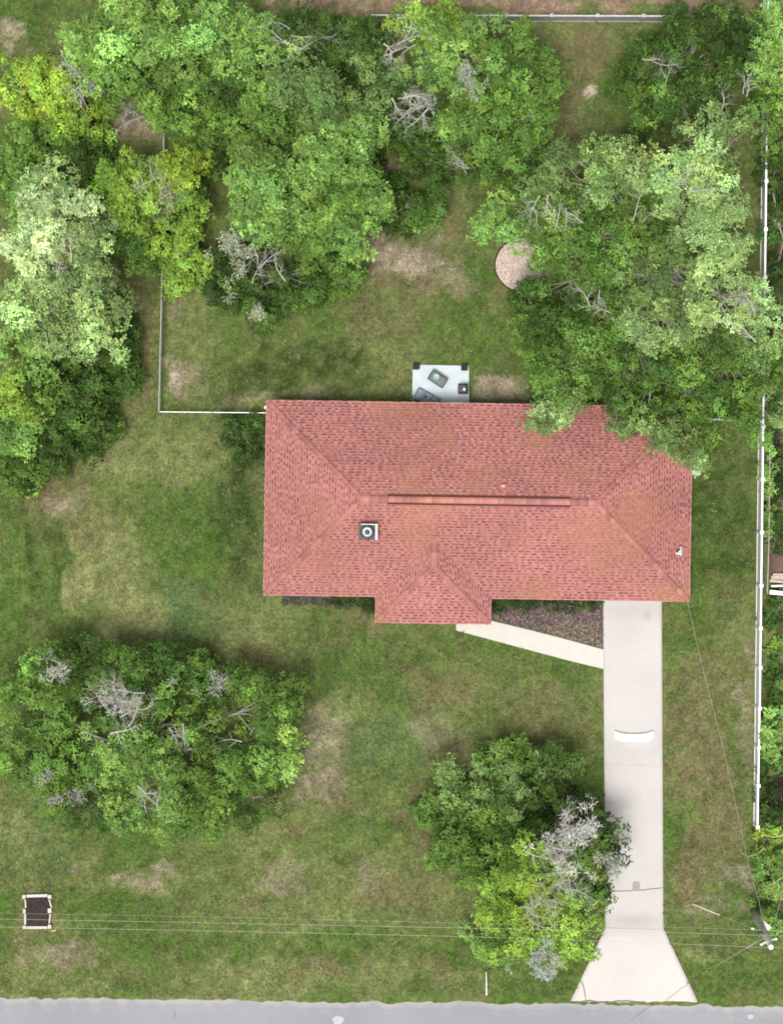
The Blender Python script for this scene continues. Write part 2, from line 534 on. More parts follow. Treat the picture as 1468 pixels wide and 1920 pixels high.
def wiggle(pts, amp, n, seed):
    rg = random.Random(seed)
    out = []
    for a, b in zip(pts[:-1], pts[1:]):
        for k in range(n):
            f = k / n
            out.append(Vector(a).lerp(Vector(b), f) + Vector((rg.uniform(-amp, amp), rg.uniform(-amp, amp), 0)))
    out.append(Vector(pts[-1]))
    return out


build_road()


def build_driveway():
    ys = [1110, 1128, 1740, 1877]
    xl = [1130, 1130, 1134, 1069]
    xr = [1240, 1240, 1243, 1307]
    rows = np.concatenate([np.arange(1110, 1738, 6), np.arange(1738, 1878, 4), [1878]])
    cols = np.linspace(0, 1, 22)
    V, C = [], []
    stains_and_shade = [(1185, 1722, 45, 12, .80), (1185, 1745, 60, 10, .9), (1190, 1140, 60, 22, .90), (1210, 1150, 8, 10, .85), (1150, 1390, 20, 20, .95), (1230, 1390, 14, 20, .95), (1187, 1412, 46, 24, .95), (1185, 1190, 50, 20, .96)]  # includes the white panel's shadow, painted beside and below it
    for r in rows:
        a, b = np.interp(r, ys, xl), np.interp(r, ys, xr)
        jag = 0
        if r >= 1876: jag = (rng.rand(22) - .5) * 3
        px = a + (b - a) * cols
        V.append(np.stack([(px - 734) / PPM, (960 - (r + jag + np.zeros(22))) / PPM, np.full(22, .055)], -1))
        f = np.ones(22)
        for sx, sy, rx, ry, k in stains_and_shade:
            q = ((px - sx) / rx) ** 2 + ((r - sy) / ry) ** 2
            f *= 1 - (1 - k) * np.exp(-q)
        x_, y_ = V[-1][:, 0], V[-1][:, 1]
        f *= .95 + .10 * vnoise(x_, y_, 1.7, 41)
        base = np.array((0.415, 0.392, 0.375)) if r < 1740 else np.array((0.462, 0.424, 0.400))
        C.append(base * f[:, None])
    V, C = np.array(V), np.array(C)
    nr, nc = V.shape[:2]
    i, j = np.meshgrid(np.arange(nr - 1), np.arange(nc - 1), indexing='ij')
    a = (i * nc + j).ravel()
    F = np.stack([a, a + nc, a + nc + 1, a + 1], -1)
    Cf = C[:-1, :-1].reshape(-1, 3)
    verts = V.reshape(-1, 3)
    # side skirts
    ring = [r * nc for r in range(nr)] + [(nr - 1) * nc + c for c in range(1, nc)] + [r * nc + nc - 1 for r in range(nr - 2, -1, -1)]
    n0 = len(verts)
    low = verts[ring].copy()
    low[:, 2] = -.03
    verts = np.concatenate([verts, low])
    SF = [[ring[k], n0 + k, n0 + k + 1, ring[k + 1]] for k in range(len(ring) - 1)]
    F = np.concatenate([F, np.array(SF)])
    Cf = np.concatenate([Cf, np.tile((0.308, 0.277, 0.254), (len(SF), 1))])
    o = tag(link('driveway', np_mesh('driveway', verts, F, M['concrete'], Cf)), kind='structure')
    mb = MB()
    strip(mb, wiggle([at(1136, 1672), at(1165, 1670), at(1195, 1669), at(1243, 1664)], .02, 4, 1), .05, .060)
    strip(mb, wiggle([at(1087, 1836), at(1093, 1848), at(1098, 1875)], .02, 3, 2), .05, .060)
    strip(mb, wiggle([at(1296, 1840), at(1270, 1858), at(1246, 1876)], .03, 4, 3), .025, .060)
    strip(mb, wiggle([at(1085, 1877), at(1110, 1876), at(1135, 1880), at(1165, 1876), at(1210, 1878)], .03, 4, 4), .08, .060)
    mb.build('crack', M['crack'], o)
    for y in (1741, 1435):
        mb = MB()
        strip(mb, [at(1131.5, y - 2), at(1242.5, y + 2)], .03 if y > 1700 else .015, .060, False)
        mb.build('control_joint', M['joint'], o)
    return o


build_driveway()

wk = MB()
poly = [(840, 1150), (921, 1163), (1000, 1182), (1060, 1198), (1131, 1218), (1131, 1254), (1080, 1243), (1000, 1223), (930, 1203), (855, 1183), (850, 1150)]
poly = [at(x, y) for x, y in [(1131, 1218), (1060, 1198.5), (1000, 1183), (921, 1164), (905, 1150), (855, 1150), (855, 1182), (930, 1202), (1000, 1221), (1080, 1242), (1131, 1254)]]
wk.prism([(p.x, p.y) for p in poly], -.03, .045)
walk = tag(wk.build('walkway', mat('walkway_concrete', (0.462, 0.435, 0.393), .85, .05, 2.0, .05)), kind='structure')

pt = MB()
pp = [at(774, 684), at(879, 686), at(879, 790), at(772, 790)]
pt.prism([(p.x, p.y) for p in reversed(pp)], -.03, .14)
patio = tag(pt.build('patio', M['patio']), kind='structure')

# ------------------------------------------------------------------ house
HZ = 2.7                                   # eave height
hc = at(896, 939, HZ)
house = tag(empty('house', (hc.x, hc.y, 0), R(-0.9)), 'single storey house under a salmon red shingle hip roof', 'house')
HW, HD, PITCH, EXPO = 10.9, 5.0, 1 / 3, 0.147
PX, PW, PF = -2.2, 2.97, 1.32              # porch centre x, half width, projection beyond the main eave
RIDGE = HD * PITCH

wall = MB()
ov = .5
wall.box((0, 0, HZ / 2 - .05), (2 * (HW - ov), 2 * (HD - ov) - .02, HZ - .1))
wall.build('wall', M['stucco'], house)
wall = MB()                                 # porch posts and beam
for sx in (-1, 1):
    wall.box((PX + sx * (PW - .45), -HD - PF + .5, 1.2), (.3, .3, 2.4))
wall.box((PX, -HD - PF + .5, 2.5), (2 * PW - .6, .26, .22))
wall.build('porch_frame', M['stucco'], house)


def opening(name, cx, cy, w, h, z0, ax, m1, m2, frame='frame'):
    o = MB()
    nrm = -1 if cy < 0 else 1
    if ax == 'y':
        o.box((cx, cy + nrm * .03, z0 + h / 2), (w + .16, .06, h + .16), bev=.01)
        ob = o.build(name, m1, house)
        MB().box((cx, cy + nrm * .065, z0 + h / 2), (w, .03, h)).build('pane', m2, ob)
    else:
        nrm = -1 if cx < 0 else 1
        o.box((cx + nrm * .03, cy, z0 + h / 2), (.06, w + .16, h + .16), bev=.01)
        ob = o.build(name, m1, house)
        MB().box((cx + nrm * .065, cy, z0 + h / 2), (.03, w, h)).build('pane', m2, ob)
    return ob


WY = HD - ov
opening('window', -7.6, -WY, 1.8, 1.2, .9, 'y', M['white'], M['glass'])
opening('window', 3.2, -WY, 1.8, 1.2, .9, 'y', M['white'], M['glass'])
opening('window', -7.0, WY, 1.5, 1.1, 1.0, 'y', M['white'], M['glass'])
opening('window', 4.0, WY, 1.5, 1.1, 1.0, 'y', M['white'], M['glass'])
opening('window', -(HW - ov), 1.0, 1.2, 1.1, 1.0, 'x', M['white'], M['glass'])
opening('window', HW - ov, 1.5, 1.2, 1.1, 1.0, 'x', M['white'], M['glass'])
opening('sliding_door', -2.0, WY, 2.4, 2.05, .16, 'y', M['white'], M['glass'])
opening('front_door', -1.4, -WY, .95, 2.05, .08, 'y', M['white'], mat('door_paint', (.25, .07, .05), .4, .1, 4))
opening('garage_door', 7.75, -WY, 2.7, 2.1, .06, 'y', M['white'], M['white'])

roof = MB()                                 # deck under the shingles, kept just below them


def rp(x, y, h=0.0):
    """point on the main roof planes"""
    v = min(HW - abs(x), HD - abs(y))
    return (x, y, HZ + max(0, v) * PITCH + h)


rx = HW - HD
dk = -.03
inset = .04
a, b = HW - inset, HD - inset
roof.add([(-a, -b, HZ + dk), (a, -b, HZ + dk), (a, b, HZ + dk), (-a, b, HZ + dk), (-rx, 0, HZ + RIDGE + dk), (rx, 0, HZ + RIDGE + dk)],
         [(0, 1, 5, 4), (2, 3, 4, 5), (1, 2, 5), (3, 0, 4)])
pw = PW - inset
yf, ym = -HD - PF, -HD
zr = HZ + PW * PITCH
roof.add([(PX - pw, yf + inset, HZ + dk), (PX + pw, yf + inset, HZ + dk), (PX, yf + PW, zr + dk), (PX, ym + PW, zr + dk), (PX - pw, ym, HZ + dk), (PX + pw, ym, HZ + dk)],
         [(0, 1, 2), (0, 2, 3, 4), (1, 5, 3, 2)])
roof_o = roof.build('roof', M['deck'], house)

mb = MB()                                   # soffit boards close the eaves underneath
mb.box((0, HD - .27, HZ - .13), (2 * HW - .08, .46, .03))
mb.box((PX - PW - (HW - (-PX) - PW) / 2 - 0.0, -HD + .27, HZ - .13), (HW + PX - PW - .08, .46, .03))
mb.box(((HW + PX + PW) / 2, -HD + .27, HZ - .13), (HW - PX - PW - .08, .46, .03))
mb.box((-HW + .27, 0, HZ - .132), (.46, 2 * HD - 1.0, .03))
mb.box((HW - .27, 0, HZ - .132), (.46, 2 * HD - 1.0, .03))
mb.box((PX, -HD - PF / 2 + .25, HZ - .134), (2 * PW - .1, PF + .4, .03))
mb.build('soffit', M['soffit'], roof_o)

# fascia / drip edge runs, pale line along every eave
fz, fh, ft = HZ - .055, .15, .035
pieces = [((0, HD - ft / 2, fz), (2 * HW, ft, fh)), ((-HW + ft / 2, 0, fz), (ft, 2 * HD - 2 * ft - .004, fh)), ((HW - ft / 2, 0, fz), (ft, 2 * HD - 2 * ft - .004, fh)),
          ((PX, yf + ft / 2, fz), (2 * PW, ft, fh)),
          ((PX - PW + ft / 2, (yf + ym) / 2 + ft / 2, fz), (ft, PF - ft, fh)), ((PX + PW - ft / 2, (yf + ym) / 2 + ft / 2, fz), (ft, PF - ft, fh)),
          (((-HW + PX - PW) / 2, -HD + ft / 2, fz), (HW + PX - PW, ft, fh)), (((HW + PX + PW) / 2, -HD + ft / 2, fz), (HW - PX - PW, ft, fh))]
for c, sz in pieces:
    MB().box(c, sz).build('fascia', M['fascia'], roof_o)

# --- shingles: every course is real, overlapping pieces
SH = {'V': [], 'F': [], 'C': [], 'area': []}
rs = random.Random(5)
LIGHT, MID, DARK, ORANGE = np.array((.365, .162, .145)), np.array((.268, .106, .094)), np.array((.160, .056, .052)), np.array((.325, .150, .092))


def shingle_col(x, y, kind):
    tooth = rs.random()
    if kind == 'cap':
        c = MID * .55 + LIGHT * .42
    elif kind == 'base': c = LIGHT * .8 + MID * .2
    elif kind == 'gap': c = DARK * rs.uniform(.85, 1.25) if tooth < .66 else MID * .9
    else: c = LIGHT * .9 if tooth < .65 else MID
    o = float(vnoise(np.array([x]), np.array([y]), 1.6, 51)[0])
    w = max(0, (o - .45)) * 1.5
    if y < 0 and x < -4: w += .12
    c = c * (1 - min(.6, w)) + ORANGE * .9 * min(.6, w)
    g = .86 + .17 * float(vnoise(np.array([x]), np.array([y]), 2.6, 52)[0]) + .12 * float(vnoise(np.array([x * .35]), np.array([y]), .5, 53)[0])
    if y > 0.3 and kind != 'cap': g *= 1.03         # back slope painted lighter to offset its weaker sunlight
    return c * g * rs.uniform(.9, 1.1)


def slope(o, ud, vd, vmax, ivals):
    o, ud, vd = Vector(o), Vector(ud), Vector(vd)

    def P(u, v, h):
        p = o + ud * u + vd * v
        return (p.x, p.y, HZ + v * PITCH + h)
    k = 0
    while k * EXPO < vmax - .02:
        v0, v1 = k * EXPO, min((k + 1) * EXPO + .012, vmax)
        for (a0, b0), (a1, b1) in zip(ivals(v0 if k else 0.0), ivals(v1)):
            lo, hi = min(a0, a1), max(b0, b1)
            u = lo - rs.uniform(0, .25)
            tooth = rs.random() < .5
            while u < hi:
                w = rs.choice((.11, .14, .17, .20, .24))
                tooth = not tooth
                e = u + w
                # clip bottom and top edges to the slope outline
                p0, p1 = min(max(u, a0), b0), min(max(e, a0), b0)
                q0, q1 = min(max(u, a1), b1), min(max(e, a1), b1)
                u = e
                if max(p1 - p0, q1 - q0) < .004: continue
                gap = .004
                p1 = max(p0, p1 - gap); q1 = max(q0, q1 - gap)
                t = rs.choice((.012, .016, .022))
                vs = [P(p0, v0, t), P(p1, v0, t), P(q1, v1, .004), P(q0, v1, .004), P(p0, v0, -.004), P(p1, v0, -.004)]
                mid = .42
                m0, m1 = P(p0 + (q0 - p0) * mid, v0 + (v1 - v0) * mid, t + (.004 - t) * mid), P(p1 + (q1 - p1) * mid, v0 + (v1 - v0) * mid, t + (.004 - t) * mid)
                vs += [m0, m1]
                c = shingle_col(vs[0][0], vs[0][1], 'tooth' if tooth else 'gap')
                cb = shingle_col(vs[0][0], vs[0][1], 'base')
                fs = [(0, 1, 7, 6), (6, 7, 2, 3), (4, 5, 1, 0)]
                # printed shadow band along the head of the piece, as laminated shingles have
                SH['V'].append(vs); SH['F'].append(fs); SH['C'].append([cb, c, c * .8])
                SH['area'].append((p1 - p0 + q1 - q0) / 2 * (v1 - v0))
        k += 1


W2 = 2 * HW


def front_ivals(v):
    l, r = v, W2 - v
    pc = PX + HW
    if v < PW: return [(l, pc - PW + v), (pc + PW - v, r)]
    return [(l, pc), (pc, r)]


slope((-HW, -HD), (1, 0), (0, 1), HD, front_ivals)
slope((HW, HD), (-1, 0), (0, -1), HD, lambda v: [(v, W2 - v)])
slope((-HW, HD), (0, -1), (1, 0), HD, lambda v: [(v, 2 * HD - v)])
slope((HW, -HD), (0, 1), (-1, 0), HD, lambda v: [(v, 2 * HD - v)])
slope((PX - PW, yf), (1, 0), (0, 1), PW, lambda v: [(v, 2 * PW - v)])
slope((PX - PW, ym), (0, -1), (1, 0), PW, lambda v: [(-v, PF - v)])
slope((PX + PW, yf), (0, 1), (-1, 0), PW, lambda v: [(v, PF + v)])

order = sorted(range(len(SH['area'])), key=lambda i: -SH['area'][i] + (0 if SH['V'][i][0][1] < 0 else .002))
single = set(order[:300])
for i in order[:300]:
    link('shingle', np_mesh('shingle', SH['V'][i], SH['F'][i], M['shingle'], SH['C'][i]), roof_o)
V, F, C, n = [], [], [], 0
for i in range(len(SH['V'])):
    if i in single: continue
    V += SH['V'][i]
    F += [tuple(q + n for q in f) for f in SH['F'][i]]
    C += SH['C'][i]
    n += len(SH['V'][i])
tag(link('shingle_field', np_mesh('shingle_field', V, F, M['shingle'], C), roof_o), kind='stuff')


def caps(A, B, s1, s2, lift, name='ridge_cap', w=.22, step=.36, inset_start=0.0):
    """bent cap pieces lapped from A up to B; s1, s2 fall away down the two slopes"""
    A, B, s1, s2 = Vector(A), Vector(B), Vector(s1), Vector(s2)
    Ln = (B - A).length
    d = (B - A) / Ln
    if inset_start:                             # hip runs begin just inside the eave corner
        A = A + d * inset_start
        Ln -= inset_start
    n = int(Ln / step)
    up = Vector((0, 0, 1))
    for k in range(n):
        t0, t1 = k * Ln / n, min(Ln, (k + 1) * Ln / n + .04)
        h0, h1 = lift + .022, lift + .006
        a0, a1 = A + d * t0, A + d * t1
        vs = [a0 + up * h0, a0 + s1 * w + up * h0, a0 + s2 * w + up * h0, a1 + up * h1, a1 + s1 * w + up * h1, a1 + s2 * w + up * h1,
              a0 + up * (lift - .01), a0 + s1 * w + up * (lift - .012), a0 + s2 * w + up * (lift - .012), a1 + s1 * w + up * (lift - .012), a1 + s2 * w + up * (lift - .012)]
        c = shingle_col(a0.x, a0.y, 'cap') * rs.choice((.86, .96, 1.03, 1.08, 1.14)) * (1.18 if name == 'vent_cap' else 1)
        fs = [(1, 0, 3, 4), (0, 2, 5, 3), (7, 6, 0, 1), (6, 8, 2, 0), (7, 1, 4, 9), (2, 8, 10, 5)]
        link(name, np_mesh(name, vs, fs, M['shingle'], [c, c * 1.02, c * .8, c * .8, c * .85, c * .85]), roof_o)


def dn(x, y):
    return Vector((x, y, -PITCH))


for sx in (-1, 1):
    for sy in (-1, 1):
        caps((sx * HW, sy * HD, HZ), (sx * rx, 0, HZ + RIDGE), dn(sx, 0), dn(0, sy), .02, inset_start=.26)
    caps((PX + sx * PW, yf, HZ), (PX, yf + PW, zr), dn(sx, 0), dn(0, -1), .02, inset_start=.26)
caps((PX, yf + PW - .1, zr), (PX, ym + PW + .15, zr), dn(-1, 0), dn(1, 0), .03)
zt = HZ + RIDGE
vx0, vx1 = -4.62, 4.62                      # ridge vent between these
caps((-rx - .1, 0, zt), (vx0, 0, zt), dn(0, -1), dn(0, 1), .02)
caps((rx + .1, 0, zt), (vx1, 0, zt), dn(0, -1), dn(0, 1), .02)
rv = MB()
rv.add([(vx0, -.26, zt - .085), (vx1, -.26, zt - .085), (vx1, -.26, zt - .02), (vx0, -.26, zt - .02), (vx0, 0, zt + .05), (vx1, 0, zt + .05),
        (vx0, .26, zt - .02), (vx1, .26, zt - .02), (vx0, .26, zt - .085), (vx1, .26, zt - .085)],
       [(0, 1, 2, 3), (3, 2, 5, 4), (4, 5, 7, 6), (6, 7, 9, 8), (0, 3, 4, 6, 8), (1, 9, 7, 5, 2)])
rv.build('ridge_vent', M['vent'], roof_o)
caps((vx0 + .02, 0, zt), (vx1 - .02, 0, zt), dn(0, -1), dn(0, 1), .062, 'vent_cap', .165, .36)


def hl(px, py, z):
    """photo point at height z in the house's own frame"""
    p = at(px, py, z) - Vector((hc.x, hc.y, 0))
    return Matrix.Rotation(R(0.9), 3, 'Z') @ p


# chimney: boxed chase with a dark flat cap, steel collar and round flue
cp = hl(690, 997, 4.6)
ch = MB().box((cp.x, cp.y, 4.15), (.86, .74, 1.1)).build('chimney', M['stucco'], house)
MB().box((cp.x, cp.y, 4.73), (.94, .80, .06), bev=.01).build('chimney_cap', M['darkgrey'], ch)
MB().box((cp.x + .43, cp.y, 4.79), (.10, .80, .10), bev=.01).build('cap_edge', M['white'], ch)
MB().box((cp.x, cp.y + .375, 4.78), (.72, .04, .05)).build('cap_edge', M['acm'], ch)
MB().lathe((cp.x - .03, cp.y, 4.76), [(.36, 0), (.34, .04), (.31, .05)], 24).build('flue_collar', M['dark'], ch)
MB().lathe((cp.x - .03, cp.y, 4.80), [(.16, 0), (.16, .22), (.25, .24), (.26, .30), (.20, .34)], 24).build('flue', mat('flue_steel', (.34, .35, .36), .5, .25, 9, metal=.4), ch)
MB().lathe((cp.x - .03, cp.y - .02, 5.145), [(.14, 0), (.13, .03), (.06, .05)], 16).build('flue_top', M['darkgrey'], ch)

vp = hl(943, 911, 4.1)
vo = MB().box((vp.x, vp.y, rp(vp.x, vp.y)[2] + .07), (.34, .22, .16), bev=.04).build('roof_vent', mat('vent_red', (.33, .12, .105), .7, .1, 5), roof_o)
MB().box((vp.x, vp.y - .02, rp(vp.x, vp.y)[2] + .155), (.16, .09, .015)).build('vent_lid', mat('vent_lid', (.52, .30, .27), .5, .05, 5), house)
dp = hl(722, 851, 3.7)
MB().lathe((dp.x, dp.y, rp(dp.x, dp.y)[2]), [(.045, -.02), (.045, .16), (.03, .165)], 10).build('plumbing_vent', M['dark'], roof_o)

# service mast where the overhead drop reaches the house
mp = hl(1272, 1034, 3.2)
mz = rp(mp.x, mp.y)[2]
ms = MB().tube([(mp.x, mp.y, mz - .1), (mp.x, mp.y, mz + .55)], .035, 10).build('service_mast', M['galv'], house)
MB().lathe((mp.x, mp.y, mz - .01), [(.13, 0), (.10, .06), (.05, .09)], 12).build('mast_boot', M['dark'], ms)
MB().box((mp.x + .09, mp.y + .03, mz + .55), (.09, .44, .12), bev=.03).build('weatherhead', M['white'], ms)
MB().box((mp.x - .05, mp.y - .10, mz + .50), (.22, .08, .07), bev=.02).build('wire_bracket', M['white'], ms)
lp = hl(496, 764, 2.45)
fl = MB().box((-HW - .03, lp.y, 2.56), (.12, .14, .10), bev=.02).build('corner_lamp', M['white'], house)

# ------------------------------------------------------------------ trees and shrubs
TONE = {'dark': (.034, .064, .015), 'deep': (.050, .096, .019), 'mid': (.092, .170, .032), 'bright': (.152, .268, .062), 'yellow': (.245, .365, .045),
        'lime': (.180, .300, .046), 'sage': (.215, .320, .112), 'pale': (.315, .415, .185), 'olive': (.126, .202, .060)}
BUD = []


def leaves(rg, P, Nn, rad, tone, per, ll, lw):
    """rosettes of leaves: P (n,3) centres, Nn (n,3) axes, tone (n,3)"""
    n = len(P)
    P = np.repeat(P, per, 0); Nn = np.repeat(Nn, per, 0); T = np.repeat(tone, per, 0)
    m = len(P)
    d = rg.normal(size=(m, 3))
    d -= (d * Nn).sum(1, keepdims=True) * Nn
    d /= np.linalg.norm(d, axis=1, keepdims=True) + 1e-9
    lift = rg.uniform(-.35, .55, (m, 1))
    d = d + Nn * lift
    d /= np.linalg.norm(d, axis=1, keepdims=True)
    s = np.cross(Nn, d)
    s /= np.linalg.norm(s, axis=1, keepdims=True) + 1e-9
    s = s + Nn * rg.uniform(-.35, .35, (m, 1))
    L = (ll * rg.uniform(.6, 1.35, (m, 1))); Wd = (lw * rg.uniform(.7, 1.3, (m, 1)))
    base = P + d * rg.uniform(0, .6, (m, 1)) * rad + rg.normal(size=(m, 3)) * rad * .22
    v0, v1, v2, v3 = base, base + d * L * .45 + s * Wd * .5, base + d * L, base + d * L * .45 - s * Wd * .5
    V = np.stack([v0, v1, v2, v3], 1).reshape(-1, 3)
    F = np.arange(m * 4).reshape(-1, 4)
    C = T * rg.uniform(.82, 1.22, (m, 1))
    C[:, 0] *= rg.uniform(.92, 1.10, m)
    return V, F, C


def make_plant(name, label, cat, lobes, seed, base=None, trunk=.22, leaf=(.20, .11), dens=1.0, group=None, dead=(), moss=(), vines=(), gaps=.34, per=7, rosette=1.0, twigs=1.0, puff=1.0):
    """lobes: (photo x, y, radius x px, radius y px, top height m, depth m, tone)"""
    rg = np.random.RandomState(seed)
    rr = random.Random(seed)
    cs = [at(l[0], l[1], l[4]) for l in lobes]
    wts = [l[2] * l[3] for l in lobes]
    if base is None:
        b = sum((c * w for c, w in zip(cs, wts)), Vector()) / sum(wts)
    else:
        b = at(*base)
    b = Vector((b.x, b.y, 0))
    root = tag(empty(name, b), label, cat, group)
    B = np.array(b)
    zmax = max(l[4] for l in lobes)
    fork = Vector((0, 0, zmax * .38))
    brs = MB()
    PV, PF, PC, off = [], [], [], 0
    for li, l in enumerate(lobes):
        zt_, dep, tone = l[4], l[5], np.array(TONE[l[6]])
        sc = (ALT - zt_) / ALT / PPM
        ax, ay = l[2] * sc, l[3] * sc
        c0 = np.array(cs[li]) - B
        area = math.pi * ax * ay
        ph = rg.uniform(0, 2 * np.pi, 4)

        def scatter(n):
            th = rg.uniform(0, 2 * np.pi, n)
            out = 1 + .13 * np.sin(3 * th + ph[0]) + .10 * np.sin(5 * th + ph[1]) + .08 * np.sin(9 * th + ph[2])
            u = np.sqrt(rg.rand(n))
            return u, c0[0] + np.cos(th) * u * ax * out, c0[1] + np.sin(th) * u * ay * out
        # upper puffs kept apart so that dark gaps open between them, then a looser layer below
        u, x, y = scatter(max(12, int(area * 9 * dens)))
        got = []
        puff_ = puff * 1.22
        dmin = .80 * puff_ / math.sqrt(dens)
        for q in range(len(x)):
            if all((x[q] - x[w]) ** 2 + (y[q] - y[w]) ** 2 > dmin * dmin for w in got): got.append(q)
        nu = len(got)
        u2, x2, y2 = scatter(max(6, int(area * 2.9 * dens)))
        u, x, y = np.concatenate([u[got], u2]), np.concatenate([x[got], x2]), np.concatenate([y[got], y2])
        n = len(x)
        layer = np.arange(n) < nu
        hum = vnoise(x + B[0], y + B[1], 1.5, seed + 3)
        gap = vnoise(x + B[0], y + B[1], 1.1, seed + 4)
        keep = (gap > gaps) | ~layer
        z = zt_ - dep * (1 - np.sqrt(np.clip(1 - u ** 2, 0, 1))) * .9 - (1 - hum) * min(2.6, dep * .85) + rg.uniform(-.45, .35, n)
        z = np.where(layer, z, z - rg.uniform(1.0, 3.0, n) * min(1, dep / 2.5))
        z = np.maximum(z, .35)
        K = np.stack([x, y, z], -1)[keep]
        nk = len(K)
        ctone = tone * 1.08 * math.exp(rr.gauss(0, .10)) * np.exp(rg.normal(0, .25, (nk, 1)))
        hshift = rg.normal(0, .055, nk)
        ctone[:, 0] *= 1 + hshift
        ctone[:, 2] *= 1 - hshift * .6
        rc = np.where(layer[keep], rg.uniform(.32, .60, nk) * puff_, rg.uniform(.4, .7, nk)) * min(1, .45 + dep * .3)
        nr = np.maximum(5, (rc ** 2 * 92 * rosette).astype(int))
        idx = np.repeat(np.arange(nk), nr)
        dv = rg.normal(size=(len(idx), 3))
        dv[:, 2] = np.abs(dv[:, 2]) * 1.1 - .25
        dv /= np.linalg.norm(dv, axis=1, keepdims=True)
        Pp = K[idx] + dv * rc[idx][:, None] * np.array((1, 1, .75)) * rg.uniform(.5, 1.05, (len(idx), 1))
        Pp[:, 2] = np.maximum(Pp[:, 2], .08)
        Nn = dv + np.array((0, 0, .55))
        Nn /= np.linalg.norm(Nn, axis=1, keepdims=True)
        rt = ctone[idx] * np.exp(rg.normal(0, .15, (len(idx), 1)))
        young = rg.rand(len(idx)) < .28                      # fresh tip growth, yellower
        rt[young] *= np.array((1.22, 1.22, 1.1))
        Vv, Ff, Cc = leaves(rg, Pp, Nn, .11, rt, per, leaf[0] * .80, leaf[1] * .82)
        PV.append(Vv); PF.append(Ff + off); PC.append(Cc); off += len(Vv)
        # limb into this lobe, then twigs to its clumps
        cc = Vector(c0)
        cc.z = max(.4, zt_ - dep * .8 - 1.9)
        mid = fork.lerp(cc, .5) + Vector((rr.uniform(-.5, .5), rr.uniform(-.5, .5), rr.uniform(.1, .6)))
        if zmax > 2.5:
            brs.tube([fork, fork.lerp(mid, .5), mid, mid.lerp(cc, .55), cc], [trunk * .36, trunk * .24, trunk * .16, trunk * .10, trunk * .06], 6)
        hub = [mid.lerp(cc, .5), cc]
        pick = rg.permutation(nk)[:int(nk * .34 * twigs)]
        for q in pick:
            e = Vector(K[q]) + Vector((0, 0, rr.uniform(-.05, .22)))
            s = rr.choice(hub) if zmax > 2.5 else Vector((c0[0], c0[1], .2))
            w = s.lerp(e, .55) + Vector((rr.uniform(-.35, .35), rr.uniform(-.35, .35), -.12 * (e - s).length))
            w2 = s.lerp(e, .82) + Vector((rr.uniform(-.2, .2), rr.uniform(-.2, .2), -.03 * (e - s).length))
            r0 = min(trunk * .14, .016 + .008 * (e - s).length)
            brs.tube([s, w, w2, e], [r0, r0 * .7, r0 * .45, .010], 4, False)
            if rr.random() < .5:
                e2 = w2 + Vector((rr.uniform(-.7, .7), rr.uniform(-.7, .7), rr.uniform(0, .35)))
                brs.tube([w, w2.lerp(e2, .4), e2], [r0 * .55, r0 * .35, .008], 4, False)
    crown = np_mesh('crown', np.concatenate(PV), np.concatenate(PF), M['leaf'], np.concatenate(PC))
    link('crown' if cat == 'tree' else 'foliage', crown, root)
    BUD.append(len(crown.polygons))
    if zmax > 2.5:
        tb = MB()
        k = [Vector((0, 0, -.1)), Vector((.05, 0, .25)), Vector((rr.uniform(-.15, .15), rr.uniform(-.15, .15), fork.z * .5)), fork]
        tb.tube(k, [trunk * 1.5, trunk * 1.08, trunk * .92, trunk * .78], 10)
        tb.build('trunk', M['bark'], root, True)
    if brs.v: brs.build('branches', M['bark'], root)
    for dd in dead: dead_branch(root, b, seed, *dd)
    for mm in moss: hang_moss(root, b, seed, *mm)
    if vines:
        for vv in vines:
            pts = [at(*p) - b for p in vv]
            MB().tube(pts, .028, 5).build('vine_runner', M['vine'], root)
    return root


def grow(mb, rr, p, d, L, r, lev):
    n = 4
    pts, rads = [p.copy()], [r]
    for i in range(n):
        d = (d + Vector((rr.uniform(-.35, .35), rr.uniform(-.35, .35), rr.uniform(-.14, .14)))).normalized()
        p = p + d * L / n
        pts.append(p.copy())
        rads.append(r * (1 - .68 * (i + 1) / n))
        if lev > 0 and i >= 0:
            for _ in range(rr.choice((1, 1, 2))):
                a = rr.choice((-1, 1)) * rr.uniform(.5, 1.15)
                dd = Matrix.Rotation(a, 3, 'Z') @ d + Vector((0, 0, rr.uniform(-.25, .3)))
                grow(mb, rr, p, dd.normalized(), L * rr.uniform(.36, .62), rads[-1] * .62, lev - 1)
    mb.tube(pts, rads, 5 if lev > 0 else 4, False)


def dead_branch(root, b, seed, px, py, z, rad, n, thick=.05, lev=2, ang=None):
    """bare grey limbs showing above the leaves, rad in photo pixels"""
    rr = random.Random(seed * 7 + int(px))
    mb = MB()
    c = at(px, py, z) - b
    Rm = rad / PPM
    for k in range(n):
        a = rr.uniform(0, 6.283) if ang is None else R(ang) + rr.uniform(-.35, .35)
        dv = Vector((math.cos(a), math.sin(a), rr.uniform(0, .2))).normalized()
        s = c + Vector((rr.uniform(-.5, .5) * Rm, rr.uniform(-.5, .5) * Rm, -rr.uniform(.35, 1.0))) - dv * Rm * .45
        grow(mb, rr, s, dv, Rm * rr.uniform(.7, 1.25), thick * rr.uniform(.45, .95), lev)
    mb.build('dead_branch', M['deadwood'], root)


